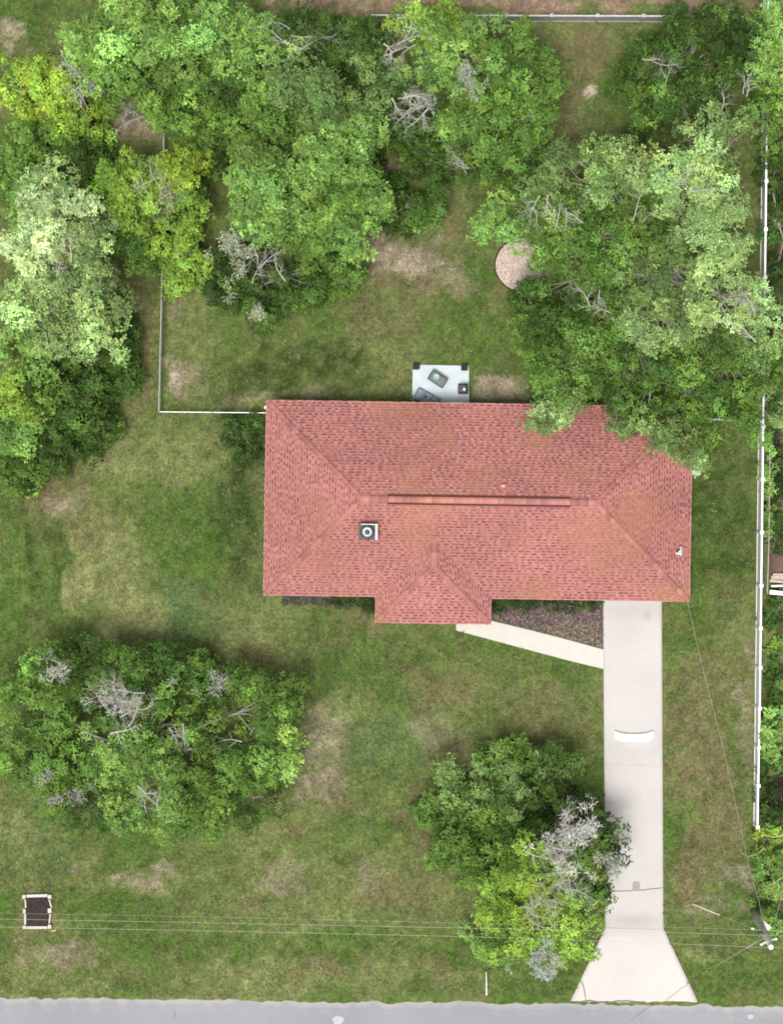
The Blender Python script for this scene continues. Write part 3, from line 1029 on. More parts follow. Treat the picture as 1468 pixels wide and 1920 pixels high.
def hang_moss(root, b, seed, px, py, z, rx_, ry_, n, col=(.36, .38, .31)):
    rg = np.random.RandomState(seed * 5 + int(px))
    c = np.array(at(px, py, z) - b)
    th, u = rg.uniform(0, 6.283, n), np.sqrt(rg.rand(n))
    f = 1 + .45 * np.sin(2 * th + rg.uniform(0, 6)) * np.sin(3 * th + rg.uniform(0, 6)) + .25 * np.sin(7 * th)
    K = c + np.stack([np.cos(th) * u * f * rx_ / PPM, np.sin(th) * u * f * ry_ / PPM, rg.uniform(-1.1, .05, n)], -1)
    g = vnoise(K[:, 0], K[:, 1], .42, seed)
    K = K[g > .54]
    tone = np.array(col) * .9 * np.exp(rg.normal(0, .25, (len(K), 1)))
    Nn = rg.normal(size=(len(K), 3)) * .5 + np.array((0, 0, 1))
    Nn /= np.linalg.norm(Nn, axis=1, keepdims=True)
    V, F, C = leaves(rg, K, Nn, .22, tone, 11, .22, .034)
    tag(link('hanging_moss', np_mesh('hanging_moss', V, F, M['moss'], C), root), kind='stuff')


G1, G2, G3 = 'trees in the wooded back corner', 'trees in the front lawn', 'shrubs beyond the white fence'

# top left wood
make_plant('yellow_tree', 'small yellow-green tree at the far left near the top corner', 'tree',
           [(55, 150, 70, 62, 6, 2.6, 'yellow'), (115, 195, 60, 50, 5.6, 2.2, 'yellow'), (20, 130, 40, 40, 5, 2, 'lime')], 101, leaf=(.19, .10), group=G1)
make_plant('dead_tree', 'nearly leafless silvery tangle of branches beside the yellow-green tree', 'tree',
           [(160, 110, 40, 40, 4.5, 2, 'sage'), (130, 235, 40, 26, 3.6, 1.4, 'lime')], 102, dens=.5, group=G1,
           dead=((150, 165, 6.2, 44, 7, .05), (120, 130, 5.6, 34, 4, .04), (175, 150, 6.0, 30, 4, .04)))
make_plant('broad_tree', 'broad bright green tree filling the top left edge', 'tree',
           [(230, 40, 110, 80, 11, 4, 'bright'), (360, 40, 110, 75, 11.5, 4, 'bright'), (450, 60, 85, 70, 10.5, 3.5, 'bright'), (190, 110, 70, 55, 9, 3.5, 'mid'),
            (300, 130, 80, 55, 9.4, 3.4, 'mid'), (400, 140, 80, 55, 9, 3.4, 'mid'), (150, 60, 50, 50, 9, 3, 'bright')], 103, trunk=.3, group=G1, puff=1.3)
make_plant('scrub_tree', 'green tree under the broad crown, right of the bare tangles', 'tree',
           [(380, 220, 85, 60, 7.5, 3, 'mid'), (300, 185, 50, 36, 6.5, 2.5, 'mid'), (430, 270, 50, 50, 7, 3, 'deep')], 104, group=G1, gaps=.3)
make_plant('brush_pile', 'round heap of dry white twigs in the wood at upper left', 'brush',
           [(215, 262, 34, 16, 1.4, .8, 'lime')], 105, dens=.4, dead=((246, 212, 2.6, 34, 9, .035), (246, 212, 2.2, 28, 7, .03)))
make_plant('lime_tree', 'lime green tree with bare twigs showing, above the chain-link corner', 'tree',
           [(260, 310, 75, 55, 8, 3, 'lime'), (330, 310, 62, 52, 8.4, 3, 'yellow'), (290, 390, 85, 62, 8.2, 3, 'lime'), (340, 460, 55, 58, 7.4, 3, 'lime'),
            (215, 350, 50, 50, 7, 2.6, 'lime'), (260, 450, 60, 50, 6, 2.4, 'mid')], 106, trunk=.2, group=G1, gaps=.42,
           dead=((280, 350, 8.0, 60, 4, .035), (330, 380, 8.0, 44, 3, .03)))
make_plant('understory_tree', 'green bushy tree at the left edge below the yellow tree', 'tree',
           [(60, 270, 80, 55, 6, 2.6, 'mid'), (30, 320, 55, 55, 6.2, 2.6, 'mid'), (140, 290, 70, 45, 5, 2, 'deep'), (150, 245, 50, 28, 4.4, 1.8, 'lime')], 107, group=G1)
make_plant('pale_tree', 'pale sage tree with frosted upper leaves at the left edge', 'tree',
           [(95, 400, 90, 75, 11, 3.6, 'pale'), (50, 450, 66, 55, 10.5, 3.2, 'pale'), (150, 440, 62, 52, 10.4, 3, 'sage'), (80, 335, 62, 42, 9.6, 3, 'sage'), (25, 380, 40, 70, 9, 3, 'bright')],
           108, trunk=.26, group=G1, leaf=(.17, .085), rosette=1.2, dead=((112, 480, 10.4, 40, 2, .05, 2, 70),))
make_plant('light_green_tree', 'light green clumpy tree hanging over the grass at the left', 'tree',
           [(140, 545, 85, 60, 10, 3.2, 'sage'), (170, 610, 58, 52, 9.4, 3, 'sage'), (90, 620, 62, 50, 9.2, 3, 'sage'), (50, 560, 60, 52, 9.4, 3, 'sage'), (30, 620, 50, 60, 8, 3, 'bright')],
           109, trunk=.26, group=G1, leaf=(.19, .10), gaps=.4, puff=1.5)
make_plant('dark_tree', 'dark green tree in the shade below the light green one', 'tree',
           [(120, 720, 110, 80, 5.4, 2.4, 'deep'), (190, 640, 55, 80, 4.6, 2.2, 'deep'), (60, 830, 100, 70, 5, 2.2, 'deep'), (150, 790, 60, 56, 4, 2, 'deep'), (20, 880, 50, 46, 3.6, 1.6, 'mid')],
           110, group=G1, gaps=.26)
make_plant('bright_tree', 'bright green rounded tree at the left edge beside the darker foliage', 'tree',
           [(26, 745, 54, 58, 8, 3, 'lime'), (20, 810, 50, 40, 7.4, 2.6, 'bright'), (50, 700, 36, 30, 7, 2.4, 'bright')], 111, group=G1)

# middle back trees
make_plant('shaded_tree', 'dark twiggy tree at the top, left of the grey back fence', 'tree',
           [(600, 60, 100, 62, 9, 3.4, 'deep'), (540, 80, 60, 50, 8.6, 3, 'deep'), (670, 50, 58, 50, 8.6, 3, 'deep'), (690, 100, 40, 40, 8, 3, 'olive')], 112, group=G1, gaps=.4, twigs=1.6,
           dead=((560, 80, 9, 60, 3, .04), (520, 60, 9, 46, 2, .04)))
make_plant('clumpy_tree', 'green tree with pale clumps in the middle of the back wood', 'tree',
           [(530, 160, 88, 62, 11, 3.4, 'olive'), (610, 180, 80, 55, 10.6, 3.2, 'olive'), (500, 200, 62, 50, 10.4, 3, 'mid'), (660, 230, 52, 62, 10.6, 3, 'bright'), (570, 235, 66, 50, 9.4, 3, 'mid'), (690, 270, 36, 40, 9, 2.6, 'mid')],
           113, trunk=.28, group=G1, gaps=.42, twigs=1.4, puff=1.5)
make_plant('round_tree', 'tall round tree with bright clustered leaves nearest the bare lawn patch', 'tree',
           [(500, 310, 70, 55, 12, 3.4, 'bright'), (590, 290, 72, 52, 12, 3.2, 'bright'), (540, 380, 85, 62, 12.2, 3.4, 'bright'), (640, 370, 72, 56, 11.6, 3.2, 'mid'), (690, 365, 46, 44, 11, 3, 'bright'),
            (470, 370, 46, 50, 11, 3, 'bright'), (650, 430, 66, 44, 11, 3, 'bright'), (580, 440, 60, 40, 10.4, 3, 'mid')], 114, trunk=.32, group=G1, gaps=.44, leaf=(.22, .12), puff=1.5)
make_plant('mossy_tree', 'dark green tree with grey mossy twigs below the tall round tree', 'tree',
           [(520, 500, 105, 70, 7.4, 3, 'deep'), (440, 490, 60, 66, 7, 3, 'dark'), (600, 500, 82, 52, 7, 2.8, 'mid'), (480, 565, 56, 40, 6.4, 2.6, 'deep'), (420, 540, 44, 34, 5.6, 2.4, 'dark'), (640, 490, 40, 36, 6.2, 2.4, 'mid')],
           115, group=G1, gaps=.32, dead=((500, 500, 7.6, 60, 4, .045), (460, 440, 8.2, 46, 3, .04)), moss=((430, 470, 7.8, 48, 52, 220, (.36, .40, .27)), (500, 590, 6.6, 22, 14, 60, (.38, .42, .28))))
make_plant('low_shrub', 'low dark shrub beside the bare patch between the tall trees', 'shrub',
           [(780, 360, 50, 46, 3.4, 1.6, 'deep'), (740, 400, 46, 38, 3, 1.4, 'deep'), (800, 400, 34, 32, 2.6, 1.2, 'mid'), (730, 350, 30, 24, 2.8, 1.2, 'deep')], 116, gaps=.4)
make_plant('thin_tree', 'thin shaded tree with a bleached forked limb, centre of the back wood', 'tree',
           [(760, 230, 66, 60, 6, 2.8, 'deep'), (800, 280, 48, 44, 5.6, 2.6, 'deep'), (740, 150, 40, 50, 6, 2.6, 'olive'), (720, 200, 36, 40, 5.6, 2.2, 'deep')], 117, gaps=.46, group=G1,
           dead=((762, 190, 8.6, 52, 4, .065), (770, 200, 8.4, 36, 2, .05)), moss=((790, 185, 7.4, 22, 20, 50),))
make_plant('leaning_tree', 'wide green tree with bleached twigs left of the brown gap at the top', 'tree',
           [(850, 70, 105, 70, 11, 3.6, 'bright'), (960, 90, 90, 75, 10.6, 3.4, 'mid'), (930, 190, 95, 70, 10.6, 3.2, 'mid'), (1000, 150, 60, 75, 10, 3, 'mid'), (870, 220, 56, 42, 10, 3, 'bright'),
            (960, 270, 70, 56, 9.4, 3, 'mid'), (820, 20, 80, 36, 10, 3, 'lime'), (900, 290, 45, 36, 8.6, 2.6, 'deep')], 118, trunk=.3, group=G1, gaps=.38,
           dead=((740, 80, 9.6, 46, 4, .05), (880, 300, 10, 34, 3, .04), (760, 40, 9.4, 50, 3, .045)), moss=((890, 145, 11, 26, 24, 60),))

# right side
make_plant('oak_tree', 'huge light green oak overhanging the back right corner of the roof', 'tree',
           [(1120, 300, 85, 62, 11, 3.4, 'olive'), (1210, 330, 80, 62, 11.4, 3.4, 'sage'), (1300, 330, 85, 80, 12, 3.4, 'sage'), (1360, 410, 75, 75, 12.6, 3.6, 'sage'), (1180, 420, 105, 75, 12.2, 3.6, 'mid'),
            (1070, 400, 85, 55, 11.4, 3.2, 'mid'), (960, 390, 85, 40, 10.4, 2.6, 'bright'), (1030, 350, 55, 42, 10.4, 2.8, 'olive'), (1100, 500, 95, 70, 11.6, 3.4, 'mid'), (1250, 500, 95, 75, 12.8, 3.6, 'olive'),
            (1370, 540, 95, 75, 13, 3.6, 'sage'), (1260, 590, 95, 52, 12.6, 3.2, 'sage'), (1040, 590, 85, 72, 10.2, 3.2, 'deep'), (1130, 620, 90, 72, 10.2, 3.2, 'mid'), (1080, 690, 85, 56, 9.4, 3, 'mid'),
            (1200, 700, 95, 62, 9.6, 3, 'deep'), (1340, 660, 90, 60, 10, 3, 'mid'), (1430, 620, 50, 60, 11, 3, 'olive'), (1420, 720, 56, 62, 9.4, 3, 'mid'), (1062, 752, 44, 28, 8.4, 1.6, 'olive'), (1036, 775, 34, 20, 8.0, 1.3, 'sage'), (1010, 796, 22, 14, 7.6, 1.0, 'olive'), (1280, 760, 90, 50, 8.8, 2.6, 'deep'), (1300, 735, 70, 46, 9.6, 2.6, 'mid'),
            (1222, 800, 36, 24, 8.2, 1.4, 'olive'), (1262, 822, 44, 28, 8.2, 1.5, 'olive'), (1330, 812, 40, 28, 8.2, 1.5, 'mid'), (1300, 846, 26, 24, 7.8, 1.2, 'olive'), (1318, 872, 14, 16, 7.4, .9, 'sage'), (1172, 765, 36, 26, 8.4, 1.6, 'deep'), (1160, 795, 22, 16, 8.0, 1.1, 'olive'), (1430, 790, 30, 40, 8, 2.2, 'mid'), (1350, 250, 45, 46, 10.6, 2.8, 'sage'), (1385, 215, 42, 52, 10.6, 2.6, 'olive'), (1030, 455, 52, 40, 9.6, 2.4, 'bright'), (1012, 560, 46, 34, 8, 2.2, 'deep'), (1020, 510, 34, 30, 7, 2, 'mid'), (1010, 640, 50, 46, 8.6, 2.6, 'mid')],
           119, base=(1215, 500), trunk=.48, leaf=(.17, .09), gaps=.30, rosette=1.0, puff=1.2,
           dead=((1388, 170, 10.4, 44, 3, .04, 2, 60), (1000, 385, 10.6, 44, 3, .05), (1060, 395, 11.6, 40, 3, .04), (1390, 640, 11.6, 52, 2, .055, 1, 150), (1120, 560, 11.8, 40, 4, .035), (1400, 560, 13, 44, 4, .04), (1300, 350, 12, 50, 3, .04, 1, 40), (1190, 400, 12.2, 55, 2, .045, 1, 40)))
make_plant('shadowy_tree', 'dark green tree in the top right corner by the back fence', 'tree',
           [(1310, 90, 100, 70, 8, 3.2, 'deep'), (1230, 100, 56, 62, 7.2, 2.8, 'deep'), (1390, 60, 70, 62, 8, 3, 'dark'), (1300, 180, 76, 56, 7, 2.8, 'dark'), (1230, 170, 40, 46, 6.6, 2.4, 'mid'), (1340, 20, 70, 36, 7.6, 2.6, 'deep')],
           120, trunk=.24, gaps=.30, dead=((1250, 110, 8, 46, 3, .04),))
make_plant('corner_tree', 'green tree beyond the white fence at the top right edge', 'tree',
           [(1456, 60, 40, 70, 7, 2.6, 'bright'), (1460, 200, 30, 70, 6, 2.4, 'mid'), (1440, 90, 24, 30, 6.4, 2, 'lime')], 121, group=G3)
make_plant('edge_tree', 'dark tree beyond the white fence beside the oak', 'tree',
           [(1464, 320, 24, 60, 3.4, 1.6, 'deep'), (1468, 420, 22, 60, 3, 1.6, 'deep'), (1466, 500, 22, 50, 3, 1.6, 'dark')], 122, group=G3)
make_plant('edge_tree', 'leafy green tree at the right edge where the oak crosses the white fence', 'tree',
           [(1464, 690, 24, 60, 4.4, 2, 'mid'), (1462, 770, 22, 50, 4, 2, 'olive')], 132, group=G3)

# strip beyond the fence
make_plant('shade_shrub', 'dark shaded undergrowth behind the strip of vine at the right edge', 'shrub',
           [(1462, 870, 16, 40, 1.1, .7, 'dark'), (1463, 940, 15, 44, 1.1, .7, 'dark'), (1462, 1005, 16, 36, 1.0, .6, 'dark')], 135, group=G3, gaps=.15)
make_plant('neighbour_shrub', 'dark low shrub below the white rails beyond the fence', 'shrub',
           [(1456, 1160, 24, 40, 1.6, .9, 'deep'), (1458, 1225, 24, 34, 1.3, .8, 'mid'), (1458, 1285, 22, 34, 1.8, 1, 'deep')], 123, group=G3)
make_plant('neighbour_shrub', 'bright green broad-leaved shrub behind the white fence', 'shrub',
           [(1458, 1345, 26, 38, 2.6, 1.2, 'bright'), (1456, 1395, 24, 30, 2.6, 1.2, 'bright')], 124, group=G3, leaf=(.24, .15))
make_plant('neighbour_shrub', 'dark shrub behind the end of the white fence', 'shrub',
           [(1454, 1450, 26, 38, 1.9, 1, 'deep'), (1456, 1520, 26, 40, 1.9, 1, 'dark'), (1440, 1480, 12, 30, 1.4, .8, 'dark')], 125, group=G3)
make_plant('vine_shrub', 'sprawling yellow-green bush with looping runners below the white fence', 'shrub',
           [(1450, 1590, 34, 38, 2.4, 1.2, 'lime'), (1456, 1650, 30, 44, 2.4, 1.2, 'bright'), (1448, 1700, 28, 40, 2.0, 1, 'mid'), (1462, 1740, 20, 24, 1.6, .8, 'mid')], 126, group=G3,
           vines=(((1432, 1590, 1.6), (1418, 1602, 1.3), (1402, 1606, .9), (1391, 1600, .4), (1388, 1590, .1)), ((1445, 1612, 1.8), (1441, 1626, 1.5), (1428, 1636, 1.0), (1410, 1641, .4)),
                  ((1468, 1565, 2.5), (1450, 1570, 2.55), (1428, 1565, 2.3)), ((1450, 1650, 2.5), (1448, 1670, 2.45), (1456, 1688, 2.3)), ((1430, 1668, 2.1), (1452, 1655, 2.5), (1466, 1645, 2.5))))

# front lawn trees
make_plant('lawn_oak', 'big oak with bleached dead limbs in the front lawn at lower left', 'tree',
           [(60, 1330, 85, 80, 7.6, 3, 'mid'), (50, 1440, 80, 62, 7.2, 2.8, 'mid'), (120, 1250, 62, 46, 7, 2.6, 'deep'), (210, 1270, 56, 52, 7.4, 2.8, 'mid'), (300, 1275, 82, 58, 7.4, 2.8, 'deep'),
            (400, 1290, 62, 45, 6.8, 2.6, 'deep'), (490, 1330, 70, 72, 7.4, 2.8, 'mid'), (520, 1400, 44, 62, 7, 2.6, 'bright'), (300, 1370, 88, 70, 8.2, 3, 'mid'), (210, 1420, 82, 62, 8.6, 3, 'bright'),
            (310, 1470, 82, 56, 8.8, 3, 'bright'), (420, 1460, 82, 62, 8.2, 3, 'mid'), (260, 1530, 78, 52, 8.4, 3, 'bright'), (370, 1530, 82, 50, 7.8, 2.8, 'mid'), (150, 1530, 70, 48, 6.6, 2.6, 'deep'), (470, 1510, 56, 46, 6.4, 2.6, 'deep'),
            (110, 1480, 50, 45, 7.4, 2.6, 'mid')], 127, base=(280, 1400), trunk=.4, leaf=(.18, .10), gaps=.33, group=G2, puff=1.15,
           dead=((225, 1330, 9, 66, 4, .06), (200, 1300, 8.4, 40, 2, .04), (250, 1350, 9, 50, 2, .05), (105, 1260, 7.8, 34, 2, .035), (440, 1400, 8.8, 34, 1, .07, 1, 165), (330, 1390, 9, 34, 3, .04), (280, 1500, 9.4, 34, 4, .045)),
           moss=((215, 1330, 7.9, 46, 40, 90, (.38, .37, .33)), (100, 1255, 7.4, 30, 26, 60), (380, 1280, 7.0, 50, 20, 50, (.28, .29, .23)), (90, 1480, 7.3, 26, 26, 45, (.34, .33, .30)), (150, 1500, 6.8, 30, 20, 60, (.30, .29, .25))))
make_plant('dense_tree', 'dense dark green tree in the front lawn beside the driveway', 'tree',
           [(930, 1480, 95, 70, 6.2, 2.8, 'olive'), (1040, 1470, 76, 52, 5.8, 2.6, 'deep'), (870, 1560, 82, 68, 6, 2.8, 'mid'), (960, 1570, 82, 70, 6.4, 2.8, 'deep'), (880, 1630, 70, 48, 5.4, 2.4, 'mid'), (1060, 1530, 62, 48, 4.4, 2, 'dark'), (950, 1430, 50, 34, 5, 2, 'mid')],
           128, trunk=.26, gaps=.26, group=G2, leaf=(.19, .10))
make_plant('mossy_front_tree', 'yellow-green tree draped in white moss at the driveway edge', 'tree',
           [(1000, 1640, 70, 56, 9, 3, 'lime'), (950, 1710, 66, 52, 8.6, 2.8, 'lime'), (1060, 1730, 70, 66, 8.6, 3, 'lime'), (1090, 1640, 56, 52, 8.6, 2.8, 'mid'), (1135, 1600, 40, 60, 7.6, 2.6, 'deep'), (980, 1780, 76, 40, 7.6, 2.6, 'lime'),
            (935, 1775, 42, 46, 6.4, 2.6, 'bright'), (1080, 1800, 42, 28, 6.8, 2, 'lime'), (1010, 1700, 60, 50, 8.8, 2.8, 'yellow'), (1120, 1690, 28, 60, 7.8, 2.4, 'deep')], 129, base=(1025, 1710), trunk=.3, gaps=.36, group=G2,
           dead=((1085, 1545, 9.2, 44, 5, .045), (1030, 1590, 9.6, 58, 5, .05), (1060, 1640, 9.6, 50, 3, .04), (1000, 1720, 9.6, 34, 6, .045, 1), (1080, 1680, 9.4, 44, 5, .04)),
           moss=((1085, 1545, 9.0, 30, 32, 130, (.52, .51, .48)), (1030, 1580, 9.3, 56, 18, 100, (.50, .49, .45)), (1075, 1620, 9.3, 44, 40, 120, (.46, .47, .38)), (1040, 1690, 9.0, 50, 30, 70, (.36, .39, .25)),
                 (1015, 1810, 7.2, 24, 34, 140, (.36, .40, .36)), (970, 1835, 6.4, 26, 14, 70, (.36, .40, .33)), (1150, 1630, 7.9, 16, 34, 60, (.33, .35, .29))))
make_plant('eave_shade_hedge', 'low dark green planting, added as eave shade between porch and driveway', 'hedge',  # both hedges: dark greenery added to darken the band below the eave
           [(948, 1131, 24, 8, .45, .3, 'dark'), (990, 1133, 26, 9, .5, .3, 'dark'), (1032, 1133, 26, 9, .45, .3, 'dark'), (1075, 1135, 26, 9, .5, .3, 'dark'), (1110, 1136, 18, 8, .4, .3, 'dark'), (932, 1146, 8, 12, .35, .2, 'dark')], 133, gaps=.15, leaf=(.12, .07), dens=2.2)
make_plant('eave_shade_hedge', 'low dark green planting, added as eave shade left of the porch', 'hedge',
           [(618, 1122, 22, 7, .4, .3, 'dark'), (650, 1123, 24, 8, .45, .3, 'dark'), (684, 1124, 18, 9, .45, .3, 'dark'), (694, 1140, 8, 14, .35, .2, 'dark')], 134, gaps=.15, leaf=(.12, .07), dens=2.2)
make_plant('wall_bush', 'dark glossy bush against the left wall of the house', 'shrub',
           [(462, 815, 48, 42, 2.1, 1.2, 'deep'), (478, 850, 36, 20, 1.6, .9, 'dark'), (432, 812, 24, 32, 1.7, 1, 'dark')], 130, gaps=.12, leaf=(.15, .09), dens=1.5)

# ------------------------------------------------------------------ fences
def privacy_fence(name, label, pts, hts, m, cat='fence', boards=True, w=.13):
    """posts at pts; hts gives the panel height in each bay; one panel of grooved boards per bay"""
    b = Vector((pts[0].x, pts[0].y, 0))
    root = tag(empty(name, b), label, cat)
    for i, p in enumerate(pts):
        hgt = max(hts[min(i, len(hts) - 1)], hts[max(i - 1, 0)]) + .12
        q = p - b
        po = MB().box((q.x, q.y, hgt / 2 - .05), (w, w, hgt + .1), bev=.008).build('post', m, root)
        s, z = w / 2 + .03, hgt
        MB().add([(q.x - s, q.y - s, z), (q.x + s, q.y - s, z), (q.x + s, q.y + s, z), (q.x - s, q.y + s, z), (q.x - s, q.y - s, z + .03), (q.x + s, q.y - s, z + .03), (q.x + s, q.y + s, z + .03), (q.x - s, q.y + s, z + .03), (q.x, q.y, z + .09)],
                 [(3, 2, 1, 0), (0, 1, 5, 4), (1, 2, 6, 5), (2, 3, 7, 6), (3, 0, 4, 7), (4, 5, 8), (5, 6, 8), (6, 7, 8), (7, 4, 8)]).build('post_cap', m, po)
    for i in range(len(pts) - 1):
        a, e, h = pts[i] - b, pts[i + 1] - b, hts[min(i, len(hts) - 1)]
        dv = e - a
        L = dv.length - w
        rz = math.atan2(dv.y, dv.x)
        c = (a + e) / 2
        rot = Matrix.Rotation(rz, 3, 'Z')
        MB().box((c.x, c.y, h), (L, w * .72, .09), rz, bev=.012).build('top_rail', m, root)
        MB().box((c.x, c.y, .12), (L, w * .62, .12), rz, bev=.008).build('bottom_rail', m, root)
        pb = MB()
        nb = max(2, int(L / .16))
        for k in range(nb):
            u = -L / 2 + (k + .5) * L / nb
            pb.box(Vector((c.x, c.y, (h + .12) / 2)) + rot @ Vector((u, 0, 0)), (L / nb - .008, .028, h - .2), rz)
        pb.build('infill_panel', m, root)
    return root


ZF = 1.85


def fx(y):
    return 1436.5 + (1421 - 1436.5) * (y - 280) / (1553 - 280)


fy = [-20, 70, 160, 250, 340, 430, 520, 612, 705, 800, 898, 998, 1098, 1178, 1252, 1328, 1402, 1474, 1552]
privacy_fence('vinyl_fence', 'long white vinyl privacy fence along the right side of the yard',
              [Vector((*at(fx(y), y, ZF)[:2], 0)) for y in fy], [1.8] * 15 + [1.72, 1.62, 1.5], M['white'])
privacy_fence('vinyl_gate_fence', 'short white fence section joining the side fence to the house', [Vector((*at(x, y, 1.5)[:2], 0)) for x, y in ((1312, 784), (1366, 787), (1427, 790))], [1.45, 1.45], M['white'], w=.07)
privacy_fence('board_fence', 'grey board fence across the top of the yard',
              [Vector((*at(x, 28 + (x - 700) * .0035, 1.75)[:2], 0)) for x in range(690, 1440, 86)], [1.7] * 12, M['greywood'], w=.12)


def chain_link(name, label, pts, hgt=1.2, rail=M['galv'], step=.11, post_step=2.4, rails=None):
    b = Vector((pts[0].x, pts[0].y, 0))
    root = tag(empty(name, b), label, 'fence')
    for si, (a, e) in enumerate(zip(pts[:-1], pts[1:])):
        a, e = a - b, e - b
        if rails: rail = rails[si]
        L = (e - a).length
        dv = (e - a) / L
        n = max(1, round(L / post_step))
        for k in range(n + 1):
            if si and k == 0: continue
            p = a + dv * (L * k / n)
            po = MB().tube([(p.x, p.y, -.1), (p.x, p.y, hgt + .02)], .03, 8).build('post', rail, root)
            MB().lathe((p.x, p.y, hgt + .02), [(.042, 0), (.036, .04), (.012, .06)], 8).build('post_cap', rail, po)
        MB().tube([a + Vector((0, 0, hgt - .03)), e + Vector((0, 0, hgt - .03))], .024, 8).build('top_rail', rail, root)
        mb = MB()
        k = -hgt
        while k < L:
            for sgn in (1, -1):
                u0, u1 = (k, k + hgt) if sgn > 0 else (k + hgt, k)
                z0, z1 = .04, hgt - .04
                # clip to the bay
                def cl(u, z, u2, z2):
                    if u < 0: t = (0 - u) / (u2 - u); return 0, z + (z2 - z) * t
                    if u > L: t = (L - u) / (u2 - u); return L, z + (z2 - z) * t
                    return u, z
                if max(u0, u1) <= 0 or min(u0, u1) >= L: continue
                q0, q1 = cl(u0, z0, u1, z1), cl(u1, z1, u0, z0)
                mb.tube([a + dv * q0[0] + Vector((0, 0, q0[1])), a + dv * q1[0] + Vector((0, 0, q1[1]))], .0035, 3, False)
            k += step
        mb.build('wire_mesh', M['wirem'], root)
    return root


def g2(x, y, z=1.2):
    p = at(x, y, z)
    return Vector((p.x, p.y, 0))


chain_link('chain_link_fence', 'chain-link fence turning the corner at the left of the back yard', [g2(308, 190), g2(303, 560), g2(298, 772), g2(499, 774)], rails=(M['wirem'], M['wirem'], M['galv']))
chain_link('chain_link_fence', 'rusty chain-link fence carrying a strip of vine beyond the white fence', [g2(1443, 820), g2(1441, 1020), g2(1438, 1112)], rail=M['wood'], step=.14)
make_plant('fence_vine', 'narrow strip of bright green vine on the fence at the right edge', 'vine',
           [(1443, 860, 9, 40, 1.45, .5, 'bright'), (1443, 915, 9, 42, 1.5, .5, 'bright'), (1442, 970, 8, 40, 1.45, .5, 'bright')], 131, leaf=(.13, .09), gaps=.1, dens=1.6)

# ------------------------------------------------------------------ neighbour's rails beyond the fence
nb = tag(empty('rail_stack', at(1460, 1095)), 'white rails and pale boards stacked beyond the white fence', 'rails')
o0 = at(1460, 1095)


def rel(x, y, z):
    return at(x, y, z) - o0


for (x0, y0, x1, y1, z, w, m, nm) in ((1442, 1110, 1500, 1116, .9, .22, M['white'], 'rail'), (1445, 1099, 1500, 1097, .85, .10, M['white'], 'rail'), (1442, 1089, 1500, 1094, .6, .14, M['wood'], 'board'), (1444, 1083, 1500, 1084, .5, .2, M['wood'], 'board'), (1448, 1078, 1500, 1077, .45, .16, M['wood'], 'board')):
    p, q = rel(x0, y0, z), rel(x1, y1, z)
    c, dv = (p + q) / 2, q - p
    MB().box(c, (dv.length, w, .08), math.atan2(dv.y, dv.x), bev=.01).build(nm, m, nb)
for x, y in ((1446, 1112), (1480, 1114), (1446, 1085), (1480, 1085)):
    p = rel(x, y, .4)
    MB().box((p.x, p.y, .27), (.10, .10, .72)).build('leg', M['wood'], nb)
tp = MB()
cpt = at(1462, 1055)
for i in range(7):
    for j in range(6):
        u, v = i / 6 * 2 - 1, j / 5 * 2 - 1
        tp.v.append((cpt.x + u * 0.62, cpt.y + v * .75, max(.01, .55 * (1 - u * u) * (1 - v * v) + random.Random(i * 9 + j).uniform(0, .06))))
for i in range(6):
    for j in range(5):
        tp.f.append((i * 6 + j, i * 6 + j + 6, i * 6 + j + 7, i * 6 + j + 1))
tag(tp.build('tarp_heap', M['rustbrown'], None, True), 'low brown covered heap above the white rails at the right edge', 'heap')

# ------------------------------------------------------------------ power pole, lines, guys
PB, PT = at(1412, 1708), at(1445, 1776, 9.3)
pole = tag(empty('utility_pole', PB), 'grey wooden utility pole standing near the street at lower right', 'pole')
top = PT - PB
MB().tube([(0, 0, -.2), top * .3, top * .6, top - Vector((0, 0, .25))], [.19, .17, .15, .125], 12).build('shaft', M['pole'], pole, True)
MB().lathe(top - Vector((0, 0, .25)), [(.05, 0), (.05, .08), (.13, .10), (.14, .18), (.10, .25), (.05, .28)], 14).build('top_insulator', M['porcelain'], pole, True)


def on(f): return top * f


br = on(.42) + Vector((.30, .04, 0))
MB().add([br + Vector(v) for v in ((-.25, .30, -.05), (.05, -.28, -.05), (.26, -.14, -.05), (-.25, .30, .05), (.05, -.28, .05), (.26, -.14, .05))],
         [(2, 1, 0), (3, 4, 5), (0, 1, 4, 3), (1, 2, 5, 4), (2, 0, 3, 5)]).build('wedge_bracket', M['acm'], pole)
ar = MB().box(on(.9) + Vector((-.05, .10, 0)), (.9, .10, .12), .35).build('cross_arm', M['pole'], pole)
for u in (-.38, .38):
    q = on(.9) + Vector((-.05, .10, 0)) + Matrix.Rotation(.35, 3, 'Z') @ Vector((u, 0, .06))
    MB().lathe(q, [(.03, 0), (.03, .05), (.055, .07), (.055, .14), (.02, .16)], 10).build('insulator', M['porcelain'], ar)
MB().box(on(.66) + Vector((-.22, .05, 0)), (.22, .16, .30), .2, bev=.03).build('terminal_box', M['darkgrey'], pole)


def wire(name, label, pts, r=.014, cat='cable', group=None, m=M['cable']):
    P = [at(*p) for p in pts]
    b = Vector((P[0].x, P[0].y, 0))
    root = tag(MB().tube([p - P[0] for p in P], r, 5).build(name, m), label, cat, group)
    root.location = P[0]
    return root


